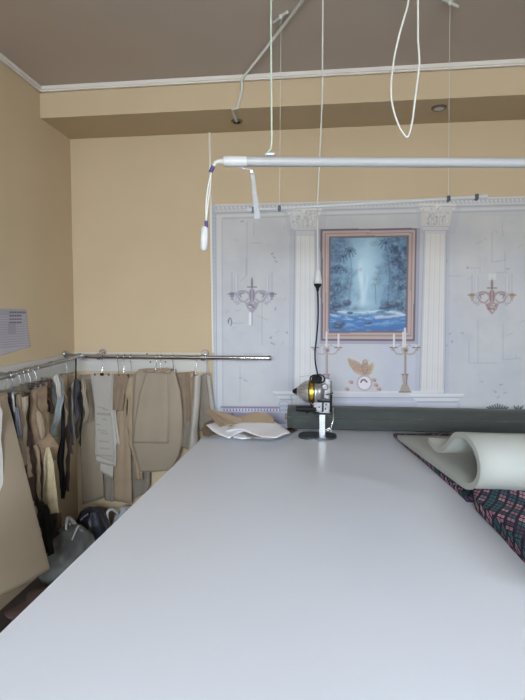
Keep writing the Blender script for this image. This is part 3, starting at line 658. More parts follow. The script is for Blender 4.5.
# machine power cord
ct = thing('power_cord', tuple(atZ(323, 0, ZC)), 'white ceiling cord whose socket feeds the black lead of the cutting machine', 'power cord')
ys_ = lambda y: 2.3+(y)/268*.5
top = atZ(323, 0, ZC)
pp = [np.array([top[0], 2.30, ZC])]+[at(x, y, ys_(y)) for x, y in ((322.6, 40), (322, 100), (320, 150), (317.6, 200), (317.4, 240), (317.8, 269))]
MB().tube(pp, .0036, 8, 3).build('cord', M['cord'], ct)
e = pp[-1]; s0 = at(317.8, 269, 2.8)
MB().lathe(tuple(s0), [(-.078, .012), (-.076, .023), (-.06, .021), (-.04, .018), (-.012, .014), (0, .006)], 'z', 18).build('socket', M['wplastic'], ct)
pl = MB().lathe(tuple(s0), [(-.118, .006), (-.1, .009), (-.094, .015), (-.083, .0205), (-.078, .021)], 'z', 18).build('plug', M['black'], ct)

# ------------------------------------------------------------------ cutting table
ZT = .92; TX0, TX1, TY0, TY1 = -.698, 1.95, .42, 3.34
t = thing('cutting_table', ((TX0+TX1)/2, (TY0+TY1)/2, 0), 'huge white cutting table filling the foreground', 'table')
MB().box((TX0, TY0, ZT-.028), (TX1, TY1, ZT), .003).build('tabletop', M['tabletop'], t)
MB().box((TX0+.12, TY0+.1, ZT-.09), (TX1-.12, TY1-.1, ZT-.028)).build('apron', M['leg'], t)
for x in (TX0+.16, (TX0+TX1)/2, TX1-.2):
    for y in (TY0+.14, TY1-.2): MB().box((x, y, 0), (x+.05, y+.05, ZT-.09), .004).build('leg', M['leg'], t)

# cloth roll
r = .073; cy = 3.215
t = thing('fabric_roll', (.6, cy, ZT), 'long olive grey roll of cloth lying along the back edge of the table', 'fabric roll')
xa = at(288, 425, cy)[0]; xb = TX1-.06
prof = []; rs = random.Random(2); nseg = 60
for i in range(nseg+1): prof.append((xa+(xb-xa)*i/nseg, r*(1-.02*abs(math.sin(i*.9))*rs.random())))
prof = [(xa-.0, r*.2), (xa-.002, r*.8), (xa, r)] + prof[1:-1] + [(xb, r), (xb, r*.2)]
MB().lathe((0, cy, ZT+r), prof, 'x', 40).build('rolled_cloth', M['fabroll'], t)
MB().tube([(xa-.02, cy, ZT+r), (xb+.02, cy, ZT+r)], .018, 14).build('core', M['kraft'], t)
# loose hem of the roll, a thin lip down the front
G = np.zeros((40, 7, 3))
for i in range(40):
    x = xa+.004+(xb-xa-.01)*i/39
    for j in range(7):
        a = math.radians(170+j*12); G[i, j] = (x, cy+(r+.0035)*math.cos(a), ZT+r-(r+.0035)*math.sin(math.radians(-10+j*12))*1.0)
MB().grid(G, .0025, (0, .0, .6)).build('loose_edge', M['fabroll'], t)

# ------------------------------------------------------------------ cutting machine
c = atZ(318, 434, ZT); mx, my = c[0], 3.0
S = 3.0/520*1.005   # metres per pixel at the machine
def mp(x, y, dy=0): p = at(x, y, my+dy); return p
t = thing('cloth_cutting_machine', (mx, my, ZT), 'silver straight-knife cloth cutting machine with a gold band standing on the table', 'cutting machine')
m = MB(); poly = []
bx0, bx1 = at(298.5, 436, my)[0], at(336.5, 434, my)[0]
for k in range(28):
    a = 2*PI*k/28; ca, sa = math.cos(a), math.sin(a)
    poly.append(((bx0+bx1)/2+(bx1-bx0)/2*math.copysign(abs(ca)**.55, ca), my-.01+.085*math.copysign(abs(sa)**.8, sa)))
m.prism(poly, ZT+.002, ZT+.012); m.build('base_plate', M['darkmetal'], t)
for dx in (-.07, .07): MB().box((mx+dx-.012, my-.05, ZT), (mx+dx+.012, my+.03, ZT+.003)).build('roller', M['black'], t)
px0 = mp(322.5, 412)
m = MB().box((px0[0]-.017, my-.012, ZT+.012), (px0[0]-.003, my+.012, mp(320, 408)[2]), .002); m.box((px0[0]+.0, my-.01, ZT+.012), (px0[0]+.015, my+.014, mp(320, 408)[2]), .002); m.build('upright', M['steel'], t)
MB().box((px0[0]-.003, my-.006, ZT+.013), (px0[0], my+.006, mp(320, 410)[2])).build('knife', M['chrome'], t)
gx0, gx1 = mp(314, 400)[0], mp(330, 400)[0]; gz0, gz1 = mp(320, 411)[2], mp(320, 399)[2]
m = MB().box((gx0, my-.035, gz0), (gx1, my+.04, gz1), .006); m.box((gx0+.012, my-.045, gz0+.01), (gx0+.05, my-.034, gz1-.014), .003); m.box((gx0+.03, my-.03, gz0-.018), (gx1+.004, my+.03, gz0), .004)
m.build('gear_housing', M['castalu'], t)
m = MB(); m.tube([(gx0+.02, my-.05, gz1-.006), (gx1, my-.05, gz1-.006)], .006, 8); m.tube([(gx1+.004, my-.03, gz0), (gx1+.006, my-.03, gz1+.03)], .007, 8); m.tube([(gx0+.05, my-.052, gz0+.005), (gx0+.052, my-.052, gz1-.01)], .005, 8); m.build('linkage', M['black'], t)
for dx, dz in ((.008, .012), (.03, .03), (.066, .02), (.07, .045)): MB().lathe((gx0+dx, my-.047, gz0+dz), [(0, .0045), (.012, .0045)], 'y', 8).build('bolt', M['black'], t)
MB().box((gx0-.002, my-.042, gz0-.014), (gx1+.012, my+.042, gz0-.006), .002).build('shoe_plate', M['black'], t)
# motor, horizontal, cone to the left
z0 = mp(310, 391.5)[2]; X = lambda px: mp(px, 391)[0]
MB().lathe((0, my, z0), [(X(297), .022), (X(299), .034), (X(301.5), .046), (X(304), .056), (X(306.5), .063), (X(308.5), .066)], 'x', 32).build('fan_cover', M['polished'], t)
MB().lathe((0, my, z0), [(X(292.5), .006), (X(293.5), .012), (X(296), .019), (X(297.5), .023)], 'x', 20).build('nose_cap', M['black'], t)
MB().lathe((0, my, z0), [(X(308.5), .0655), (X(309), .067), (X(314.5), .067), (X(315), .0655)], 'x', 36).build('name_band', M['brass'], t)
MB().lathe((0, my, z0), [(X(315), .066), (X(317), .066), (X(317.4), .062), (X(320), .061), (X(321.5), .052), (X(323), .036), (X(324), .02)], 'x', 32).build('motor_body', M['polished'], t)
m = MB()
for k in range(16):
    a = 2*PI*k/16; m.tube([(X(300), my+.042*math.cos(a), z0+.042*math.sin(a)), (X(307), my+.0635*math.cos(a), z0+.0635*math.sin(a))], .002, 5)
m.build('cooling_rib', M['steel'], t)
# rear standard with sharpener gear
m = MB(); q0, q1 = mp(327, 398), mp(327, 378)
m.box((q0[0]-.014, my-.02, q0[2]), (q0[0]+.014, my+.03, q1[2]), .005); m.tube([(mp(331, 380)[0], my-.01, q0[2]-.02), (mp(331, 380)[0], my-.01, q1[2]-.015)], .006, 10)
m.tube([mp(331, 412, -.02), mp(331, 392, -.02)], .005, 8); m.build('standard', M['castalu'], t)
MB().lathe((mp(325, 386)[0], my-.03, mp(325, 386)[2]), [(-.012, .014), (-.008, .018), (.02, .018)], 'y', 20).build('sharpener_wheel', M['castalu'], t)
MB().lathe((mp(331, 396)[0], my-.03, mp(331, 396)[2]), [(-.01, .008), (.02, .008)], 'y', 12).build('knob', M['black'], t)
MB().tube([mp(333, 393, -.02), mp(326, 395, -.035)], .0035, 8).build('lift_lever', M['black'], t)
m = MB().tube([mp(317, 409.5, -.03), mp(307, 409, -.04), mp(296, 408.5, -.04)], [.012, .017, .015], 12); m.build('handle', M['black'], t)
m = MB().tube([mp(314, 405, -.02), mp(308, 412, -.02), mp(306, 413, -.02)], .005, 8); m.build('trigger', M['black'], t)
m = MB().tube([mp(299, 377, 0), mp(309, 375.5, .0), mp(312, 380, 0)], .0022, 6); m.build('hanging_rod', M['steel'], t)
m = MB().tube([mp(333, 408), mp(333.5, 420), mp(330, 431), mp(327, 431)], .003, 6); m.tube([mp(327, 430), mp(329, 427.5), mp(331, 431)], .0035, 6); m.build('presser_rod', M['chrome'], t)
m = MB().box(tuple(mp(311.5, 384, -.01)-np.array([.0, .02, .0])), tuple(mp(322, 375, .02)), .008); m.build('switch_box', M['black'], t)
m = MB()
for k, (cx_, rr) in enumerate(((315, 5), (317.5, 4), (319, 5.5))):
    m.tube([mp(cx_+rr*math.cos(a), 379+rr*.8*math.sin(a), -.035-.006*k) for a in np.linspace(0, 2*PI, 18)], .0042, 7)
m.tube([mp(310, 381, -.06), mp(308.5, 390, -.075), mp(309.5, 400, -.06), mp(312, 408, -.05)], .0028, 6, 5); m.tube([mp(313, 382, -.06), mp(314.5, 390, -.075), mp(313.5, 400, -.06), mp(311, 406, -.05)], .0028, 6, 5)
m.build('coiled_lead', M['black'], t)
e = s0+np.array([0, 0, -.116])
kp = [e, at(318, 300, 2.81), at(318, 320, 2.84), at(316.5, 338, 2.87), at(315, 352, 2.9), at(315.5, 364, 2.92), at(317.5, 374, 2.94), mp(317, 379, -.03)]
MB().tube(kp, .0042, 8, 4).build('machine_lead', M['black'], ct)

# ------------------------------------------------------------------ patterned fabric and foam
def flat_stack(name, pts, z0, th, mat_, label, cat, wav=0.004):
    P = [atZ(x, y, z0+th) for x, y in pts]
    return [(p[0], p[1]) for p in P]
import bmesh
def cushion(name, poly, z0, z1, mat_, amp=.004, sub=.02, origin=None, scale=6, lift=None):
    bm = bmesh.new(); vs = [bm.verts.new((x, y, z0)) for x, y in poly]; f = bm.faces.new(vs)
    r_ = bmesh.ops.triangulate(bm, faces=[f]); 
    for _ in range(7):
        es = [e for e in bm.edges if e.calc_length() > sub*1.6]
        if not es: break
        bmesh.ops.subdivide_edges(bm, edges=es, cuts=1); bmesh.ops.triangulate(bm, faces=bm.faces[:])
    ex = bmesh.ops.extrude_face_region(bm, geom=bm.faces[:])
    from mathutils import noise, Vector
    for g_ in ex['geom']:
        if isinstance(g_, bmesh.types.BMVert):
            x, y = g_.co.x, g_.co.y
            g_.co.z = z1 + amp*noise.noise(Vector((x*scale, y*scale, 0)))*2 + (lift(x, y) if lift else 0)
    bmesh.ops.recalc_face_normals(bm, faces=bm.faces[:])
    m = MB(); bm.verts.index_update(); m.add([v.co[:] for v in bm.verts], [tuple(v.index for v in f.verts) for f in bm.faces], True); bm.free()
    return m.build(name, mat_, origin=origin) if not isinstance(origin, bpy.types.Object) else m.build(name, mat_, origin)
fz = ZT+.022
out = [atZ(x, y, fz)[:2] for x, y in ((393.5, 432.8), (430, 432.4), (480, 432.8))]
ft = thing('patterned_fabric', (.75, 2.4, ZT), 'dark fabric with pink and teal squares folded under the white foam sheet', 'fabric')
poly = [tuple(out[0]), tuple(out[1]), (1.1, 3.06), (1.7, 3.05), (1.7, 2.0), (.75, 1.98)] + [tuple(atZ(x, y, fz)[:2]) for x, y in ((472, 497), (467, 496.5), (455, 485), (440, 472), (420, 455), (405, 443))]
cushion('lower_layer', poly, ZT+.001, ZT+.019, M['pattern'], .0015, .035, ft)
poly = [tuple(atZ(x, y, ZT+.05)[:2]) for x, y in ((473, 483.5), (474, 494), (476, 501), (486, 511), (500, 523), (512, 536), (525, 549), (545, 572))] + [(1.0, 1.35), (1.6, 1.4), (1.62, 2.12), (.95, 2.14)]
cushion('front_fold', poly, ZT+.0185, ZT+.05, M['pattern'], .006, .03, ft, 5)
poly = [tuple(atZ(x, y, ZT+.03)[:2]) for x, y in ((476, 502), (487, 513), (500, 526), (512, 539.5), (525, 553), (545, 577))] + [(1.0, 1.31), (1.6, 1.36), (1.62, 2.0), (.7, 1.95)]
cushion('middle_fold', poly, ZT+.001, ZT+.03, M['pattern'], .003, .03, ft, 5)

# foam: cross-section curve in the vertical plane through the sheet's left edge, pushed along +X
zf = ZT+.0235; A_, B_ = atZ(397.5, 437, zf+.012), atZ(466, 487, zf+.012)
hd = np.array([B_[0]-A_[0], B_[1]-A_[1], 0]); hl = np.linalg.norm(hd); hd /= hl; pn = np.array([-hd[1], hd[0], 0])
def onplane(x, y):
    d = ray(x, y); return EYE + d*(((A_-EYE) @ pn)/(d @ pn))
Rr = .096; s0_ = hl-.035; ctr = A_+hd*s0_+np.array([0, 0, Rr])
curve = [A_, A_+hd*hl*.3, A_+hd*hl*.6, A_+hd*hl*.85] + [ctr+Rr*(1.42*math.cos(math.radians(a))*hd+np.array([0, 0, math.sin(math.radians(a))])) for a in range(-90, 92, 18)] + [onplane(x, y) for x, y in ((454.5, 435.5), (449.5, 441.5), (444, 448), (438, 450), (433, 446.5), (428, 439.5))]
cs = spline(curve, 4); th = .024
mb = MB(); cs = np.array(cs); n = len(cs)
T = np.gradient(cs, axis=0); T /= np.linalg.norm(T, axis=1)[:, None]; Nn = np.cross(T, pn); Nn /= np.linalg.norm(Nn, axis=1)[:, None]
nu = 16; G1 = np.zeros((n, nu, 3)); Nm = np.zeros((n, nu, 3))
for j in range(nu):
    xo = np.linspace(0, 1.0, nu)[j]
    for i in range(n):
        s_ = i/(n-1); ext = xo*(1.62-cs[i, 0])
        G1[i, j] = cs[i]+np.array([ext, 0.02*xo*0, 0]) + Nn[i]*0
        Nm[i, j] = Nn[i]
# outer lower side rests on the cloth
G1c = G1 - Nm*th*.5
o = mb.grid(G1c, th, Nm).build('foam_sheet', M['foam'])
tag(o, 'thick white foam sheet curled over itself on the right of the table', 'foam sheet')

# ------------------------------------------------------------------ hanging sheets
def resample(pts, n):
    P = np.array(pts, float); d = np.concatenate([[0], np.cumsum(np.linalg.norm(np.diff(P[:, :2], axis=0), axis=1))]); d /= d[-1]
    s = np.linspace(0, 1, n); s = np.unique(np.concatenate([s, d]))
    s = np.linspace(0, 1, n)
    return np.stack([np.interp(s, d, P[:, k]) for k in range(P.shape[1])], 1)
def sheet(L, R, Y=None, nu=16, nv=30, th=.0022, amp=0.0, fr=2.0, ph=0.0, curl=0.0, jag=0.0):
    L = [(p+(Y,) if len(p) == 2 else p) for p in L]; R = [(p+(Y,) if len(p) == 2 else p) for p in R]
    a, b = resample(L, nv), resample(R, nv); G0 = sum(p[0]*7.3+p[1]*1.7 for p in L); v0 = 4.2/nv
    for j in range(nv):
        k = min(1, j/3)*jag; a[j, 0] += k*(_n.noise(_V((v0*j, G0, 0)))*2); b[j, 0] += k*(_n.noise(_V((v0*j, G0, 5)))*2)
    G = np.zeros((nu, nv, 3))
    for j in range(nv):
        pa, pb = at(*a[j]), at(*b[j]); v = j/(nv-1)
        for i in range(nu):
            u = i/(nu-1); p = pa+(pb-pa)*u
            p = p + np.array([0, amp*math.sin(2*PI*fr*u+ph+1.5*v)*(.4+.6*v) + curl*((2*u-1)**2-1) + .3*amp*math.sin(7*v+ph), 0])
            G[i, j] = p
    return MB().grid(G, th)
GP_B, GP_L = 'patterns on the back rail', 'patterns on the left rail'
def pat(name, material, label, cat, L, R, Y=None, group=None, extra=(), paint=None, **k):
    m = sheet(L, R, Y, **k)
    o = m.build(name, M[material], paint=paint); tag(o, label, cat, group)
    for nm, mt_, L2, R2, k2 in extra: sheet(L2, R2, **k2).build(nm, M[mt_], o)
    return o
def hanger(px, ytop, Y, half, label, group, rail='back', tilt=0.0, mt='chrome', mode='x'):
    if rail == 'back': x = at(px, 357, RY)[0]; y, z, r_ = RY, RZ, .0155
    else: y = atX(px, 370, LXR)[1]; x, z, r_ = LXR, lrz(y), .0115
    zb = at(px, ytop, Y)[2]
    t = thing('clip_hanger', (x, y, zb), label, 'hanger', group)
    m = MB(); rr = r_+.004; pts = []
    for a in np.linspace(-200 if rail == 'back' else -200, 20, 12):
        ca, sa = math.cos(math.radians(a)), -math.sin(math.radians(a))
        pts.append((x, y-rr*ca, z+rr*sa) if rail == 'back' else (x-rr*ca, y, z+rr*sa))
    pts.reverse(); pts = pts[::-1]
    pts += [(x+tilt*.5, y+(Y-y)*.2, z-.045), (x+tilt, (Y if rail == 'back' else y), zb+.02), (x+tilt, Y if rail == 'back' else y, zb)]
    m.tube(pts, .0022, 6); m.build('hook', M[mt], t)
    yb = Y if rail == 'back' else y
    ends = [(x+tilt-half, yb, zb), (x+tilt+half, yb, zb)]
    MB().tube(ends, .0025, 6).build('bar', M[mt], t)
    for ex in ends:
        MB().box((ex[0]-.006, yb-.006, zb-.012), (ex[0]+.006, yb+.006, zb+.004), .002).build('clip', M[mt], t)
    if px == 103: MB().box((x-.012, yb-.009, zb-.012), (x+.014, yb-.001, zb+.008), .003).build('centre_clip', M['black'], t)
    return t

# --- back rail, left to right
pat('pattern_piece', 'beige', 'tall plain beige card pattern hanging in the room corner behind the grey paper one', 'pattern piece',
    [(80, 375), (80, 400), (80, 440), (82, 505)], [(93, 374), (98, 420), (102, 455), (104, 498)], 3.462, GP_B, amp=.004, fr=1.3)
def p1paint(V):
    P = Paint(V, (178, 172, 162))
    for x0, y0, x1 in ((98, 407, 104), (103, 409, 108), (97, 414, 110), (103, 419, 106), (98, 430, 106), (101, 433, 108), (99, 441, 109), (96, 424, 100), (100, 448, 110), (98, 455, 112)):
        P.line([(x0, y0), (x1, y0+1)], 1.0, (122, 119, 118), .5)
    P.line([(97, 413), (110, 414)], .8, (120, 118, 120), .5); P.line([(93, 378), (97, 455)], .8, (150, 148, 146), .5)
    return P.c
pat('pattern_piece', 'ppaper', 'pale grey paper pattern with pencil marks and a stepped hem on the back rail', 'pattern piece',
    [(90.5, 373.5), (92.5, 390), (94.5, 405), (95.5, 430), (95, 455)], [(112.5, 373.5), (111, 395), (110, 410), (112.5, 430), (114, 449), (113, 462)], 3.40, GP_B, paint=p1paint, nu=60, nv=110,
    extra=(('second_ply', 'greypaper', [(96, 376), (96, 430), (95.5, 462)], [(114, 378), (113.5, 425), (116.5, 440), (116, 467)], dict(Y=3.408)),
           ('third_ply', 'greypaper', [(99, 378), (100, 440), (100, 472)], [(115.5, 380), (115, 430), (113.5, 455), (113, 479)], dict(Y=3.416))))
pat('pattern_piece', 'greypaper', 'narrow grey paper strip flaring out beside the marked grey pattern', 'pattern piece',
    [(112, 374), (110.5, 400), (111, 425), (114, 445)], [(118, 374), (115, 400), (117, 425), (120, 445)], 3.412, GP_B, amp=.003)
pat('pattern_piece', 'kraftdk', 'short brown card square hanging just right of the grey paper pattern', 'pattern piece',
    [(114, 374), (113, 390), (112.5, 410)], [(128, 374), (125, 392), (122, 411)], 3.395, GP_B, amp=.002)
pat('pattern_piece', 'kraft', 'long brown card strip with a square lower end above the bags', 'pattern piece',
    [(118, 376), (117, 420), (114, 460), (113.5, 501)], [(130, 376), (126, 410), (131, 455), (132, 504)], 3.425, GP_B, amp=.003)
pat('pattern_piece', 'greyfab', 'dull grey card piece hanging low behind the brown strips', 'pattern piece',
    [(104, 462), (104.5, 500)], [(114, 466), (113.5, 502)], 3.445, GP_B, amp=.003)
pat('pattern_piece', 'kraftmd', 'tan card with wavy notched left side, left of the large beige pattern', 'pattern piece',
    [(127, 378), (124, 385), (123.5, 392), (128, 400), (127.5, 412), (125.5, 420), (129, 432), (128, 445), (132, 452), (136, 480)], [(136, 374), (138, 400), (137, 430), (136, 446), (140, 460), (143, 480)], 3.405, GP_B, amp=.003, nv=50)
pat('pattern_piece', 'beige', 'large beige trouser pattern with rounded shoulders and a curved hem', 'pattern piece',
    [(139, 369), (134.5, 374), (133, 390), (132, 415), (132, 445), (136, 460), (140, 472)], [(168, 367.5), (175, 372), (180, 390), (182.5, 412), (182.5, 440), (179, 456), (170, 471)], 3.398, GP_B, nv=50, amp=.004, fr=1)
pat('pattern_piece', 'beige', 'rectangular beige card pattern with a pale clip tag in front of the large one', 'pattern piece',
    [(147, 370), (139, 395), (134, 425), (132.5, 443)], [(167, 371), (168, 395), (168.5, 420), (168, 443.5)], 3.385, GP_B, amp=.002,
    extra=(('clip_tag', 'white', [(153, 370), (153, 372.5)], [(157.5, 370), (157.5, 372.5)], dict(Y=3.380)),
           ('side_panel', 'beige', [(167, 372), (168, 443)], [(169.5, 374), (170, 441)], dict(Y=3.391))))
pat('pattern_bundle', 'kraft', 'crumpled tan bundle of patterns draped just under the rail hooks', 'pattern bundle',
    [(141, 369), (143, 372)], [(171, 370), (170, 374)], 3.37, GP_B, nv=8, nu=30, amp=.008, fr=3, th=.012)
pat('pattern_piece', 'kraftdk', 'brown card pattern between the large beige one and the grey roll', 'pattern piece',
    [(177, 373), (180, 395), (181.5, 420), (179, 450)], [(189, 372), (190.5, 400), (189.5, 425), (188, 442)], 3.43, GP_B, amp=.004)
pat('pattern_piece', 'kraft', 'narrow brown card standing behind the curled grey sheet', 'pattern piece',
    [(186, 372), (188, 400), (189, 425), (190, 440)], [(194, 371), (194.5, 400), (193, 425), (192, 440)], 3.445, GP_B, amp=.003)
# dark triangular shadowed fold low between brown and grey
pat('pattern_piece', 'greyfab', 'folded grey brown sheet leaning out low beside the curled grey sheet', 'pattern piece',
    [(186, 421), (182, 432), (179, 446)], [(192, 420), (191, 432), (189, 450)], 3.415, GP_B, amp=.004, nv=14)
pat('pattern_piece', 'greypaper', 'tall curled pale grey sheet at the right end of the hanging row', 'pattern piece',
    [(194, 376), (192.5, 400), (190, 430), (187, 458)], [(201, 374), (200, 400), (197.5, 430), (198.5, 447)], 3.37, GP_B, curl=.03, nv=30)
pat('pattern_piece', 'greyfab', 'grey card hanging beside the mural edge, partly behind the curled sheet', 'pattern piece',
    [(199, 376), (200, 410), (199, 432)], [(206, 374), (209, 400), (213, 428)], 3.40, GP_B, amp=.005, fr=1)
pat('pattern_piece', 'greypaper', 'slanting grey strip nearest the mural on the back rail', 'pattern piece',
    [(206, 372), (208, 395), (212, 425)], [(209, 372), (212, 395), (216, 420)], 3.43, GP_B)
pat('pattern_piece', 'greyfab', 'drooping grey lower ends seen under the large beige pattern', 'pattern piece',
    [(128, 452), (131, 480), (132, 500)], [(150, 470), (150, 485), (148, 492)], 3.45, GP_B, amp=.006, fr=2)
HG = 'hangers on the back rail'
for px, yt, Y, hf, lab in ((103, 374, 3.40, .05, 'hanger holding the marked grey paper pattern'), (118, 374.5, 3.425, .03, 'hanger with the grey strip, second from the corner'),
                           (124.5, 374.5, 3.40, .03, 'hanger with the short brown square'), (131, 374.5, 3.42, .035, 'hanger with the notched tan card'),
                           (157, 370, 3.39, .09, 'front hanger of the rectangular beige pattern'), (161, 369, 3.41, .1, 'rear hanger of the large beige pattern'), (173, 374, 3.43, .05, 'hanger with the brown card right of the large beige pattern'),
                           (197, 375, 3.385, .025, 'hanger holding the curled pale grey sheet'), (206.5, 374, 3.42, .02, 'last hanger before the mural on the back rail')):
    hanger(px, yt, Y, hf, lab, HG)

# --- corner: dark bundle on the end of the left rail
tt = thing('hook_strap', tuple(at(75.5, 372, 3.33)), 'black hook and strap carrying the dark bundle in the corner', 'hook')
MB().tube([at(76, 355, 3.33), at(76, 364, 3.33), at(75.7, 381, 3.33)], .005, 7).build('strap', M['black'], tt)
def strip(name, mt, lab, cat, L, R, Y, g=GP_L, **k):
    k.setdefault('jag', 1.6); return pat(name, mt, lab, cat, L, R, Y, g, **k)
strip('dark_cloth_strip', 'grstrip', 'charcoal cloth strip hanging straight under the black hook in the corner', 'cloth strip', [(74, 380), (73, 400), (74, 425), (75.5, 440)], [(78.5, 379), (79, 400), (79, 425), (78, 437)], 3.30, amp=.014, fr=1.5, nu=18, th=.006)
strip('dark_cloth_strip', 'blk', 'thin black strip at the right of the charcoal corner strip', 'cloth strip', [(78.3, 381), (79, 410), (80, 442)], [(81, 381), (82, 410), (81.5, 447)], 3.32, amp=.006, th=.004)
strip('pattern_strip', 'beige', 'pale curved strip on the right side of the dark corner bundle', 'pattern strip', [(80.8, 381), (82.5, 400), (84.5, 424)], [(83, 378), (85.8, 398), (87, 420)], 3.28, amp=.006)
strip('pattern_strip', 'greypaper', 'narrow light grey strip at the left of the charcoal corner strip', 'pattern strip', [(71, 384), (70.5, 410), (72, 432)], [(73.4, 382), (73, 410), (74.5, 436)], 3.27, amp=.006, fr=1.5)
strip('dark_cloth_strip', 'grstrip', 'short charcoal strip left of the narrow light grey corner strip', 'cloth strip', [(68, 388), (68.5, 415), (70, 440)], [(70.8, 387), (71, 415), (72.5, 446)], 3.25, amp=.008, th=.004)
strip('pattern_strip', 'greyfab', 'crooked grey beige strip between the denim piece and the corner bundle', 'pattern strip', [(64, 393), (65, 420), (68, 452)], [(67.5, 397), (69.5, 425), (73, 455)], 3.20, amp=.012, fr=1.5)
strip('pattern_strip', 'kraft', 'slim tan strip just right of the denim piece', 'pattern strip', [(59.5, 380), (61.5, 400), (63.5, 428)], [(62, 383), (65.5, 400), (66, 425)], 3.10, amp=.008)
pat('pattern_piece', 'kraftmd', 'wide tan sheet high on the left wall just before the corner', 'pattern piece', [(57, 377), (60, 400), (63, 440)], [(74, 372), (73.5, 400), (74, 445)], 3.38, GP_L, amp=.006)
strip('dark_cloth_strip', 'blk', 'long black cloth strip hanging right of the denim piece', 'cloth strip', [(61, 404), (59.5, 425), (57.5, 450), (58.5, 475), (60, 498)], [(63.5, 402), (64.5, 430), (65.5, 455), (65, 478), (64.5, 500)], 3.06, amp=.012, fr=1.5, th=.006)
strip('dark_cloth_strip', 'maroon', 'dark brown strip right of the long black strip, reaching almost as low', 'cloth strip', [(65.5, 425), (66, 455), (65.5, 490)], [(68, 425), (69.5, 455), (68.5, 492)], 3.14, amp=.008, th=.004)
# --- left rail, nearer
strip('denim_piece', 'denim', 'blue grey denim piece with a pale collar-like top', 'garment', [(50.5, 379), (51.5, 398), (53, 415), (50, 436)], [(58, 374), (62.5, 392), (61, 408), (56, 438)], 2.98, amp=.022, fr=1.2, nu=24, th=.006,
      extra=(('collar', 'greypaper', [(51.5, 378), (55, 386), (57, 398)], [(57, 374), (60, 384), (61, 397)], dict(Y=2.945, th=.004, amp=.008)),))
strip('dark_cloth_strip', 'maroon', 'narrow dark brown strip edging the curled brown patterns', 'cloth strip', [(46, 379), (47, 395), (48, 411)], [(51.5, 379), (51, 396), (52, 414)], 2.93, amp=.012, th=.006)
strip('pattern_bundle', 'dkfold', 'dark brown crumpled top of the curled patterns under the left rail', 'pattern bundle', [(16, 386), (20, 391), (27, 400)], [(48, 379), (49, 385), (47, 400)], 2.90, amp=.05, fr=4.3, nu=44, nv=14, th=.004, jag=2.5)
strip('pattern_bundle', 'brownfold', 'widest curled brown paper pattern, bulging right above the pale buff strip', 'pattern bundle', [(30, 391), (29, 410), (31, 428), (35, 445), (42, 458), (47, 466)], [(46.5, 384), (46, 403), (45, 418), (49, 434), (58.5, 446), (55, 460)], 2.80, amp=.012, fr=1.0, ph=1, nu=30, nv=30, th=.003, curl=.06, jag=.6)
strip('pattern_piece', 'kraftmd', 'light tan curl folded over the front of the widest brown pattern', 'pattern piece', [(31, 392), (33, 402), (37, 420), (42, 440)], [(34, 390), (37.5, 402), (42, 420), (45, 438)], 2.74, curl=-.02, amp=.004)
strip('pattern_piece', 'dkfold', 'dark brown pattern tucked behind the left edge of the widest brown one', 'pattern piece', [(25, 392), (25, 415), (27, 440), (30, 462)], [(32, 392), (32, 415), (34, 440), (38, 464)], 2.84, curl=.04, nu=14)
strip('pattern_piece', 'dkfold', 'dark folded brown pattern with a slanting edge below the curled ones', 'pattern piece', [(28, 436), (29, 455), (31, 478), (36, 504)], [(40, 436), (44, 456), (46, 478), (46, 502)], 2.76, amp=.02, fr=1.5, nu=26, curl=.04)
strip('pattern_strip', 'kraft', 'thin lit brown edge running down beside the pale buff strip', 'pattern strip', [(33, 446), (36, 462), (36, 480), (39, 500)], [(36.5, 444), (40.5, 460), (39.5, 480), (42, 500)], 2.70, curl=.01)
strip('pattern_piece', 'palestrip', 'pale buff fabric strip with a straight bottom hanging above the bags', 'pattern piece', [(46, 448), (43, 462), (42.5, 488), (41, 514)], [(49, 447), (52.5, 466), (56, 490), (58.8, 514)], 2.72, amp=.014, fr=1.2, nu=22, jag=.5)
strip('pattern_piece', 'maroon', 'dark brown cloth hanging below the pale buff strip', 'pattern piece', [(42, 512), (43, 525), (47, 545)], [(60, 512), (61, 522), (58, 535)], 2.78, amp=.02, fr=2)
strip('dark_garment', 'blk', 'black garment end hanging low beside the big beige sheet', 'garment', [(35, 500), (38, 525), (44, 552)], [(46, 505), (51, 530), (51, 556)], 2.66, amp=.02, th=.012)
strip('pattern_piece', 'maroon', 'very dark brown pattern between the light beige and the big beige sheets', 'pattern piece', [(18, 425), (21, 455), (26, 480), (30, 500)], [(31, 430), (32, 450), (34, 475), (38, 502)], 2.70, amp=.01, fr=1.2, nu=24)
strip('pattern_strip', 'kraft', 'brown strip with a small bright curl halfway down beside the big beige sheet', 'pattern strip', [(22, 448), (25, 462), (28, 478)], [(28.5, 446), (30, 460), (32.5, 476)], 2.64, curl=.015)
strip('pattern_piece', 'beige', 'light beige narrow pattern, right of the reddish brown one', 'pattern piece', [(21.5, 397), (21, 420), (23, 452)], [(28.5, 396), (26.5, 418), (26.5, 452)], 2.62, amp=.008, curl=.02)
strip('pattern_piece', 'kraftdk', 'reddish brown narrow pattern right of the dark navy strip', 'pattern piece', [(15, 392), (17, 410), (20, 440), (22, 462)], [(21, 393), (22.5, 412), (24, 440), (27, 466)], 2.60, amp=.008, curl=.02)
strip('pattern_strip', 'bluestrip', 'blue grey strip with a white edge near the big beige sheet', 'pattern strip', [(13, 407), (14.5, 420), (17.5, 437)], [(18, 407), (20, 420), (21.5, 437)], 2.54, amp=.004, jag=.4)
strip('pattern_strip', 'greypaper', 'thin pale strip in front of the dark navy cloth', 'pattern strip', [(11.5, 392), (12.6, 402), (13.6, 412)], [(13.4, 392), (14.6, 402), (15.4, 412)], 2.535, jag=.3)
strip('dark_cloth_strip', 'navy', 'dark navy cloth strip just right of the big beige sheet top', 'cloth strip', [(7, 392), (8.5, 412), (13, 438)], [(15, 393), (16, 412), (18, 438)], 2.56, amp=.008, th=.004, jag=.5)
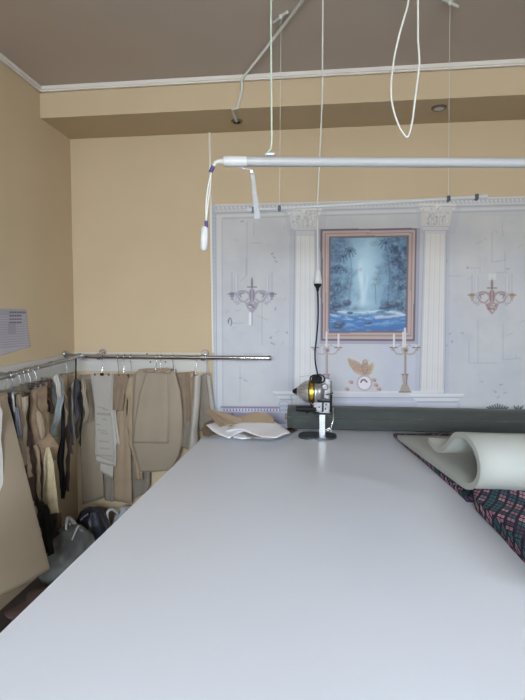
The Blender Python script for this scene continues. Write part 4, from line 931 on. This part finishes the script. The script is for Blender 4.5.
pat('pattern_piece', 'beigebig', 'biggest smooth beige card sheet flaring out at the left edge of the picture', 'pattern piece',
    [(-20, 401, 2.38), (-24, 450, 2.28), (-28, 540, 2.12), (-32, 612, 2.0)], [(6, 396, 2.50), (14, 425, 2.46), (28, 482, 2.40), (50, 570, 2.34)], None, GP_L, nu=24, nv=40, curl=.03, th=.003)
pat('pattern_piece', 'white', 'white card with a rounded edge cut off by the left side of the picture', 'pattern piece',
    [(-22, 401, 2.20), (-22, 450, 2.18), (-22, 512, 2.12)], [(-1, 401, 2.36), (2.2, 412, 2.36), (1.5, 425, 2.35), (0.5, 440, 2.34), (2.4, 455, 2.33), (3, 480, 2.3), (1.5, 500, 2.28), (-2, 514, 2.27)], None, GP_L, nu=12, nv=40, th=.003)
HL = 'hangers on the left rail'
for px, yt, hf, tl, lab in ((8, 392, .05, 0, 'left rail hanger over the dark navy strip'), (14, 391, .05, 0, 'left rail hanger over the reddish brown pattern'), (21, 390, .05, .01, 'left rail hanger over the light beige pattern'),
                            (26, 387, .06, .01, 'left rail hanger at the near end of the crumpled bundle'), (30, 385, .06, .02, 'left rail hanger in the middle of the crumpled bundle'), (36, 383, .06, .02, 'left rail hanger at the far end of the crumpled bundle'),
                            (51, 378, .04, .0, 'bright left rail hanger holding the denim piece'), (67, 374, .04, .02, 'left rail hanger nearest the room corner')):
    y = atX(px, 370, LXR)[1]; hanger(px, yt, y, hf, lab, HL, 'left', tl-.02, 'steel')

# ------------------------------------------------------------------ bags on the floor
def blob(center, rx, ry, h, seed, top=.35, n=36, m=22, amp=.12, pinch=None, zb=0.004):
    from mathutils import noise, Vector
    G = np.zeros((n, m, 3)); cx, cy_, cz = center
    for i in range(n):
        a = 2*PI*i/n
        for j in range(m):
            v = j/(m-1); prof = (math.sin(min(1, v*1.9+.25)*PI/2)**.8)*(1 if v < .6 else 1-(1-top)*((v-.6)/.4)**1.6)
            if j == 0: prof = .55
            k = 1+amp*noise.noise(Vector((math.cos(a)*1.6+seed, math.sin(a)*1.6, v*2.4)))*2+amp*.4*noise.noise(Vector((math.cos(a)*5+seed, math.sin(a)*5, v*7)))*2
            G[i, j] = (cx+rx*prof*k*math.cos(a), cy_+ry*prof*k*math.sin(a), zb+h*v*(1 + (amp*.6*noise.noise(Vector((math.cos(a)*2, math.sin(a)*2, seed))) if v > .7 else 0)))
    mb = MB(); vs = G.reshape(-1, 3); fs = [(i*m+j, ((i+1) % n)*m+j, ((i+1) % n)*m+j+1, i*m+j+1) for i in range(n) for j in range(m-1)]
    mb.add(vs, fs, True)
    mb.add([(cx, cy_, zb)]+[G[i, 0] for i in range(n)], [(0, 1+(i+1) % n, 1+i) for i in range(n)]); tz = G[:, -1, 2].mean()
    mb.add([(cx, cy_, tz+.02)]+[G[i, -1] for i in range(n)], [(0, 1+i, 1+(i+1) % n) for i in range(n)], True)
    return mb
p = at(66, 548, 2.95)
t = thing('plastic_bag', (p[0], 2.93, 0), 'cloudy grey plastic bag of offcuts with white handles standing on the floor', 'bag')
blob((p[0]+.01, 2.89, 0), .175, .16, at(60, 527, 2.9)[2], 3.1, .55).build('bag_body', M['bag'], t)
zt = at(60, 528, 2.9)[2]
MB().tube([at(66, 534, 2.84), at(66.5, 522, 2.86), at(69, 518, 2.9), at(75, 524, 2.94), at(80, 535, 2.95), at(84, 545, 2.95)], [.006, .010, .012, .012, .012, .006], 8, 4).build('handle', M['wbag'], t)
MB().tube([at(72, 540, 2.80), at(78, 527, 2.84), at(81, 530, 2.9), at(83, 542, 2.9)], [.004, .007, .009, .005], 8, 4).build('handle', M['wbag'], t)
rr = random.Random(5)
m = MB()
for k in range(9):
    q = at(54+rr.random()*14, 524+rr.random()*6, 2.86+rr.random()*.1); a = rr.random()*3; s = .02+rr.random()*.02
    m.add([q+np.array([s*math.cos(a+b)*f, s*math.sin(a+b)*f, .012*(b % 2)-.02*h_]) for h_ in (0, 1) for b, f in ((0, 1), (1.5, .7), (3.1, 1), (4.7, .6))], [(0, 1, 2, 3), (7, 6, 5, 4), (0, 4, 5, 1), (1, 5, 6, 2), (2, 6, 7, 3), (3, 7, 4, 0)])
o = m.build('scrap', M['palestrip'], t); o['kind'] = 'stuff'
p = at(95, 528, 3.22)
t = thing('plastic_bag', (p[0], 3.22, 0), 'glossy navy black bag bulging beside the table edge', 'bag')
blob((p[0]-.005, 3.18, 0), .125, .12, at(95, 510, 3.2)[2], 7.7, .5, amp=.09).build('bag_body', M['nbag'], t)
MB().tube([at(88, 514, 3.1), at(84, 517, 3.08), at(80, 521, 3.06), at(78, 527, 3.05)], [.02, .016, .012, .006], 8, 3).build('gathered_neck', M['nbag'], t)
p = at(115, 530, 3.32)
t = thing('plastic_bag', (p[0], 3.34, 0), 'small white plastic bag squeezed between the navy bag and the table', 'bag')
blob((p[0]+.055, 3.385, 0), .095, .085, at(113, 512, 3.32)[2], 1.7, .45, amp=.14).build('bag_body', M['wbag'], t)
MB().tube([at(108, 520, 3.24), at(107.5, 512, 3.24), at(112, 509.5, 3.26), at(118, 514, 3.28)], [.006, .009, .009, .005], 8, 4).build('handle', M['wbag'], t)
# cloth heap in front of the bags
def heap(c, rx, ry, h, seed): return blob((c[0], c[1], 0), rx, ry, h, seed, .15, amp=.2)
tag(heap((-1.42, 2.50), .18, .18, .17, 4.2).build('cloth_heap', M['red']), 'dull red cloth heap on the floor behind the big beige sheet', 'cloth heap')
tag(heap((-1.36, 2.06), .19, .17, .17, 9.2).build('cloth_heap', M['navy']), 'dark navy cloth heap on the floor beside the table edge', 'cloth heap')

# ------------------------------------------------------------------ papers at the table's back left corner
def paper(name, mt, pts, z, lift, label, th=.0015, wav=.004, group='papers and cards on the table corner'):
    poly = [tuple(atZ(x, y, z)[:2]) for x, y in pts]
    o = cushion(name, poly, z, z+th, M[mt], 0, .03)
    me = o.data; off = np.array(o['_w'])
    for v in me.vertices:
        x, y = v.co.x+off[0], v.co.y+off[1]; v.co.z += lift(x, y)
    return tag(o, label, 'paper' if 'paper' in name else 'card', group)
def nz(s, a, sd): return lambda x, y: a*(1+_n.noise(_V((x*s, y*s, sd))))
paper('card_offcut', 'greyfab', ((202, 434), (204, 424), (222, 416), (248, 416), (270, 424), (284, 434), (262, 437), (232, 437)), ZT+.002, nz(6, .003, 1), 'lowest grey card offcut under the papers on the table corner')
paper('card_offcut', 'kraftdk', ((203, 437), (202, 429), (210, 423), (222, 425), (216, 433), (208, 438)), ZT+.010, nz(9, .004, 5), 'ragged brown card scrap sticking out left from under the white paper')
# large brown cards standing up against the roll side: tilted
def tilted(name, mt, px3, label, th=.003):
    V = [at(x, y, Y) for x, y, Y in px3]; n = len(V); nrm = np.cross(V[1]-V[0], V[2]-V[0]); nrm /= np.linalg.norm(nrm)
    m = MB(); m.add(V+[v+nrm*th for v in V], [tuple(range(n)), tuple(range(n, 2*n))[::-1]]+[(i, i+n, (i+1) % n+n, (i+1) % n) for i in range(n)])
    return tag(m.build(name, M[mt]), label, 'card', 'papers and cards on the table corner')
tilted('card_offcut', 'kraft', [(208.5, 408.5, 3.08), (222, 412, 3.12), (241, 418, 3.13), (243, 424, 3.12), (232, 425.5, 3.07), (226, 424.5, 3.04)], 'pointed brown card rising at the left of the paper pile')
tilted('card_offcut', 'kraft', [(240, 417, 3.16), (248, 414, 3.17), (256, 412, 3.18), (266, 413, 3.17), (273, 417.5, 3.16), (275, 424.5, 3.12), (240, 424.5, 3.12)], 'rounded brown card leaning up behind the white papers')
tilted('card_offcut', 'kraftdk', [(204, 411, 3.05), (209, 408.8, 3.06), (227, 424.5, 3.01), (220, 427, 2.98)], 'folded dark edge of brown card at the far left of the pile')
paper('paper_sheet', 'greypaper', ((216, 433), (238, 424), (262, 422), (284, 427), (291, 434), (272, 440), (240, 438)), ZT+.012, nz(7, .004, 2), 'pale grey paper under the two white sheets on the corner pile')
paper('paper_sheet', 'wpaper', ((206, 427), (215, 423.5), (228, 422.5), (240, 420.8), (256, 423), (249, 431), (238, 434.5), (229, 440), (219, 436.5), (212, 432)), ZT+.024, nz(5, .008, 3), 'white paper sheet at the left of the corner pile with a point towards the camera')
paper('paper_sheet', 'wpaper', ((238, 422.5), (254, 419.8), (262, 421.5), (272, 422), (283, 427.5), (290, 434.5), (284, 436), (277, 440), (262, 439.5), (250, 434.5), (240, 431), (226, 433), (232, 427)), ZT+.034, nz(5, .008, 8), 'topmost white paper sheet with jagged edges at the right of the corner pile')
paper('paper_sheet', 'wpaper', ((228, 434.5), (240, 433.5), (252, 438.5), (243, 440), (234, 438.5)), ZT+.014, nz(8, .004, 6), 'small folded white paper peeking out of the front of the corner pile')
paper('card_offcut', 'maroon', ((279, 434), (288, 428), (298, 430.5), (290, 434)), ZT+.003, nz(8, .002, 6), 'small dark scrap between the paper pile and the cutting machine')

# ------------------------------------------------------------------ light and camera
w = bpy.data.worlds.new('World'); bpy.context.scene.world = w; w.use_nodes = True
wn = w.node_tree.nodes; wl = w.node_tree.links; bg = wn['Background']
wc = wn.new('ShaderNodeTexCoord'); ws = wn.new('ShaderNodeSeparateXYZ'); wr = wn.new('ShaderNodeValToRGB')
wl.new(wc.outputs['Generated'], ws.inputs[0]); wm = wn.new('ShaderNodeMath'); wm.operation = 'MULTIPLY_ADD'; wm.inputs[1].default_value = .5; wm.inputs[2].default_value = .5
wl.new(ws.outputs[2], wm.inputs[0]); wl.new(wm.outputs[0], wr.inputs['Fac']); wl.new(wr.outputs['Color'], bg.inputs['Color'])
wr.color_ramp.elements[0].position = .47; wr.color_ramp.elements[0].color = (.62, .50, .36, 1)
wr.color_ramp.elements[1].position = .56; wr.color_ramp.elements[1].color = (.66, .80, 1, 1)
bg.inputs['Strength'].default_value = 2.0
def area(name, loc, rot, sx, sy, power, col=(.84, .92, 1)):
    l = bpy.data.lights.new(name, 'AREA'); l.shape = 'RECTANGLE'; l.size = sx; l.size_y = sy; l.energy = power; l.color = col
    o = bpy.data.objects.new(name, l); C.objects.link(o); o.location = loc; o.rotation_euler = rot
    return o
area('sky_light', (-.9, YF-1.3, 2.95), (PI/2-.15, 0, 0), 3.4, 2.6, 1300)
area('sky_light', (2.3, YF-1.3, 2.95), (PI/2-.15, 0, 0), 2.6, 2.6, 350)
area('sky_light', (XR+1.3, -.1, 2.95), (PI/2-.15, 0, PI/2), 2.6, 2.6, 450)  # daylight through the added right window, lightens the left wall

cam = bpy.data.cameras.new('Camera'); co = bpy.data.objects.new('Camera', cam); C.objects.link(co)
co.location = EYE; co.rotation_euler = (PI/2-PITCH, 0, YAW)
cam.sensor_fit = 'VERTICAL'; cam.sensor_height = 36; cam.lens = F/700*36; cam.clip_start = .02
sc = bpy.context.scene; sc.camera = co
sc.view_settings.view_transform = 'Standard'; sc.view_settings.look = 'None'; sc.view_settings.gamma = 1; sc.view_settings.exposure = .2
sc.view_settings.use_curve_mapping = False
sc.cycles.use_denoising = True; sc.cycles.max_bounces = 8; sc.cycles.diffuse_bounces = 5; sc.cycles.transparent_max_bounces = 12
for o in bpy.data.objects:
    if '_w' in o: del o['_w']
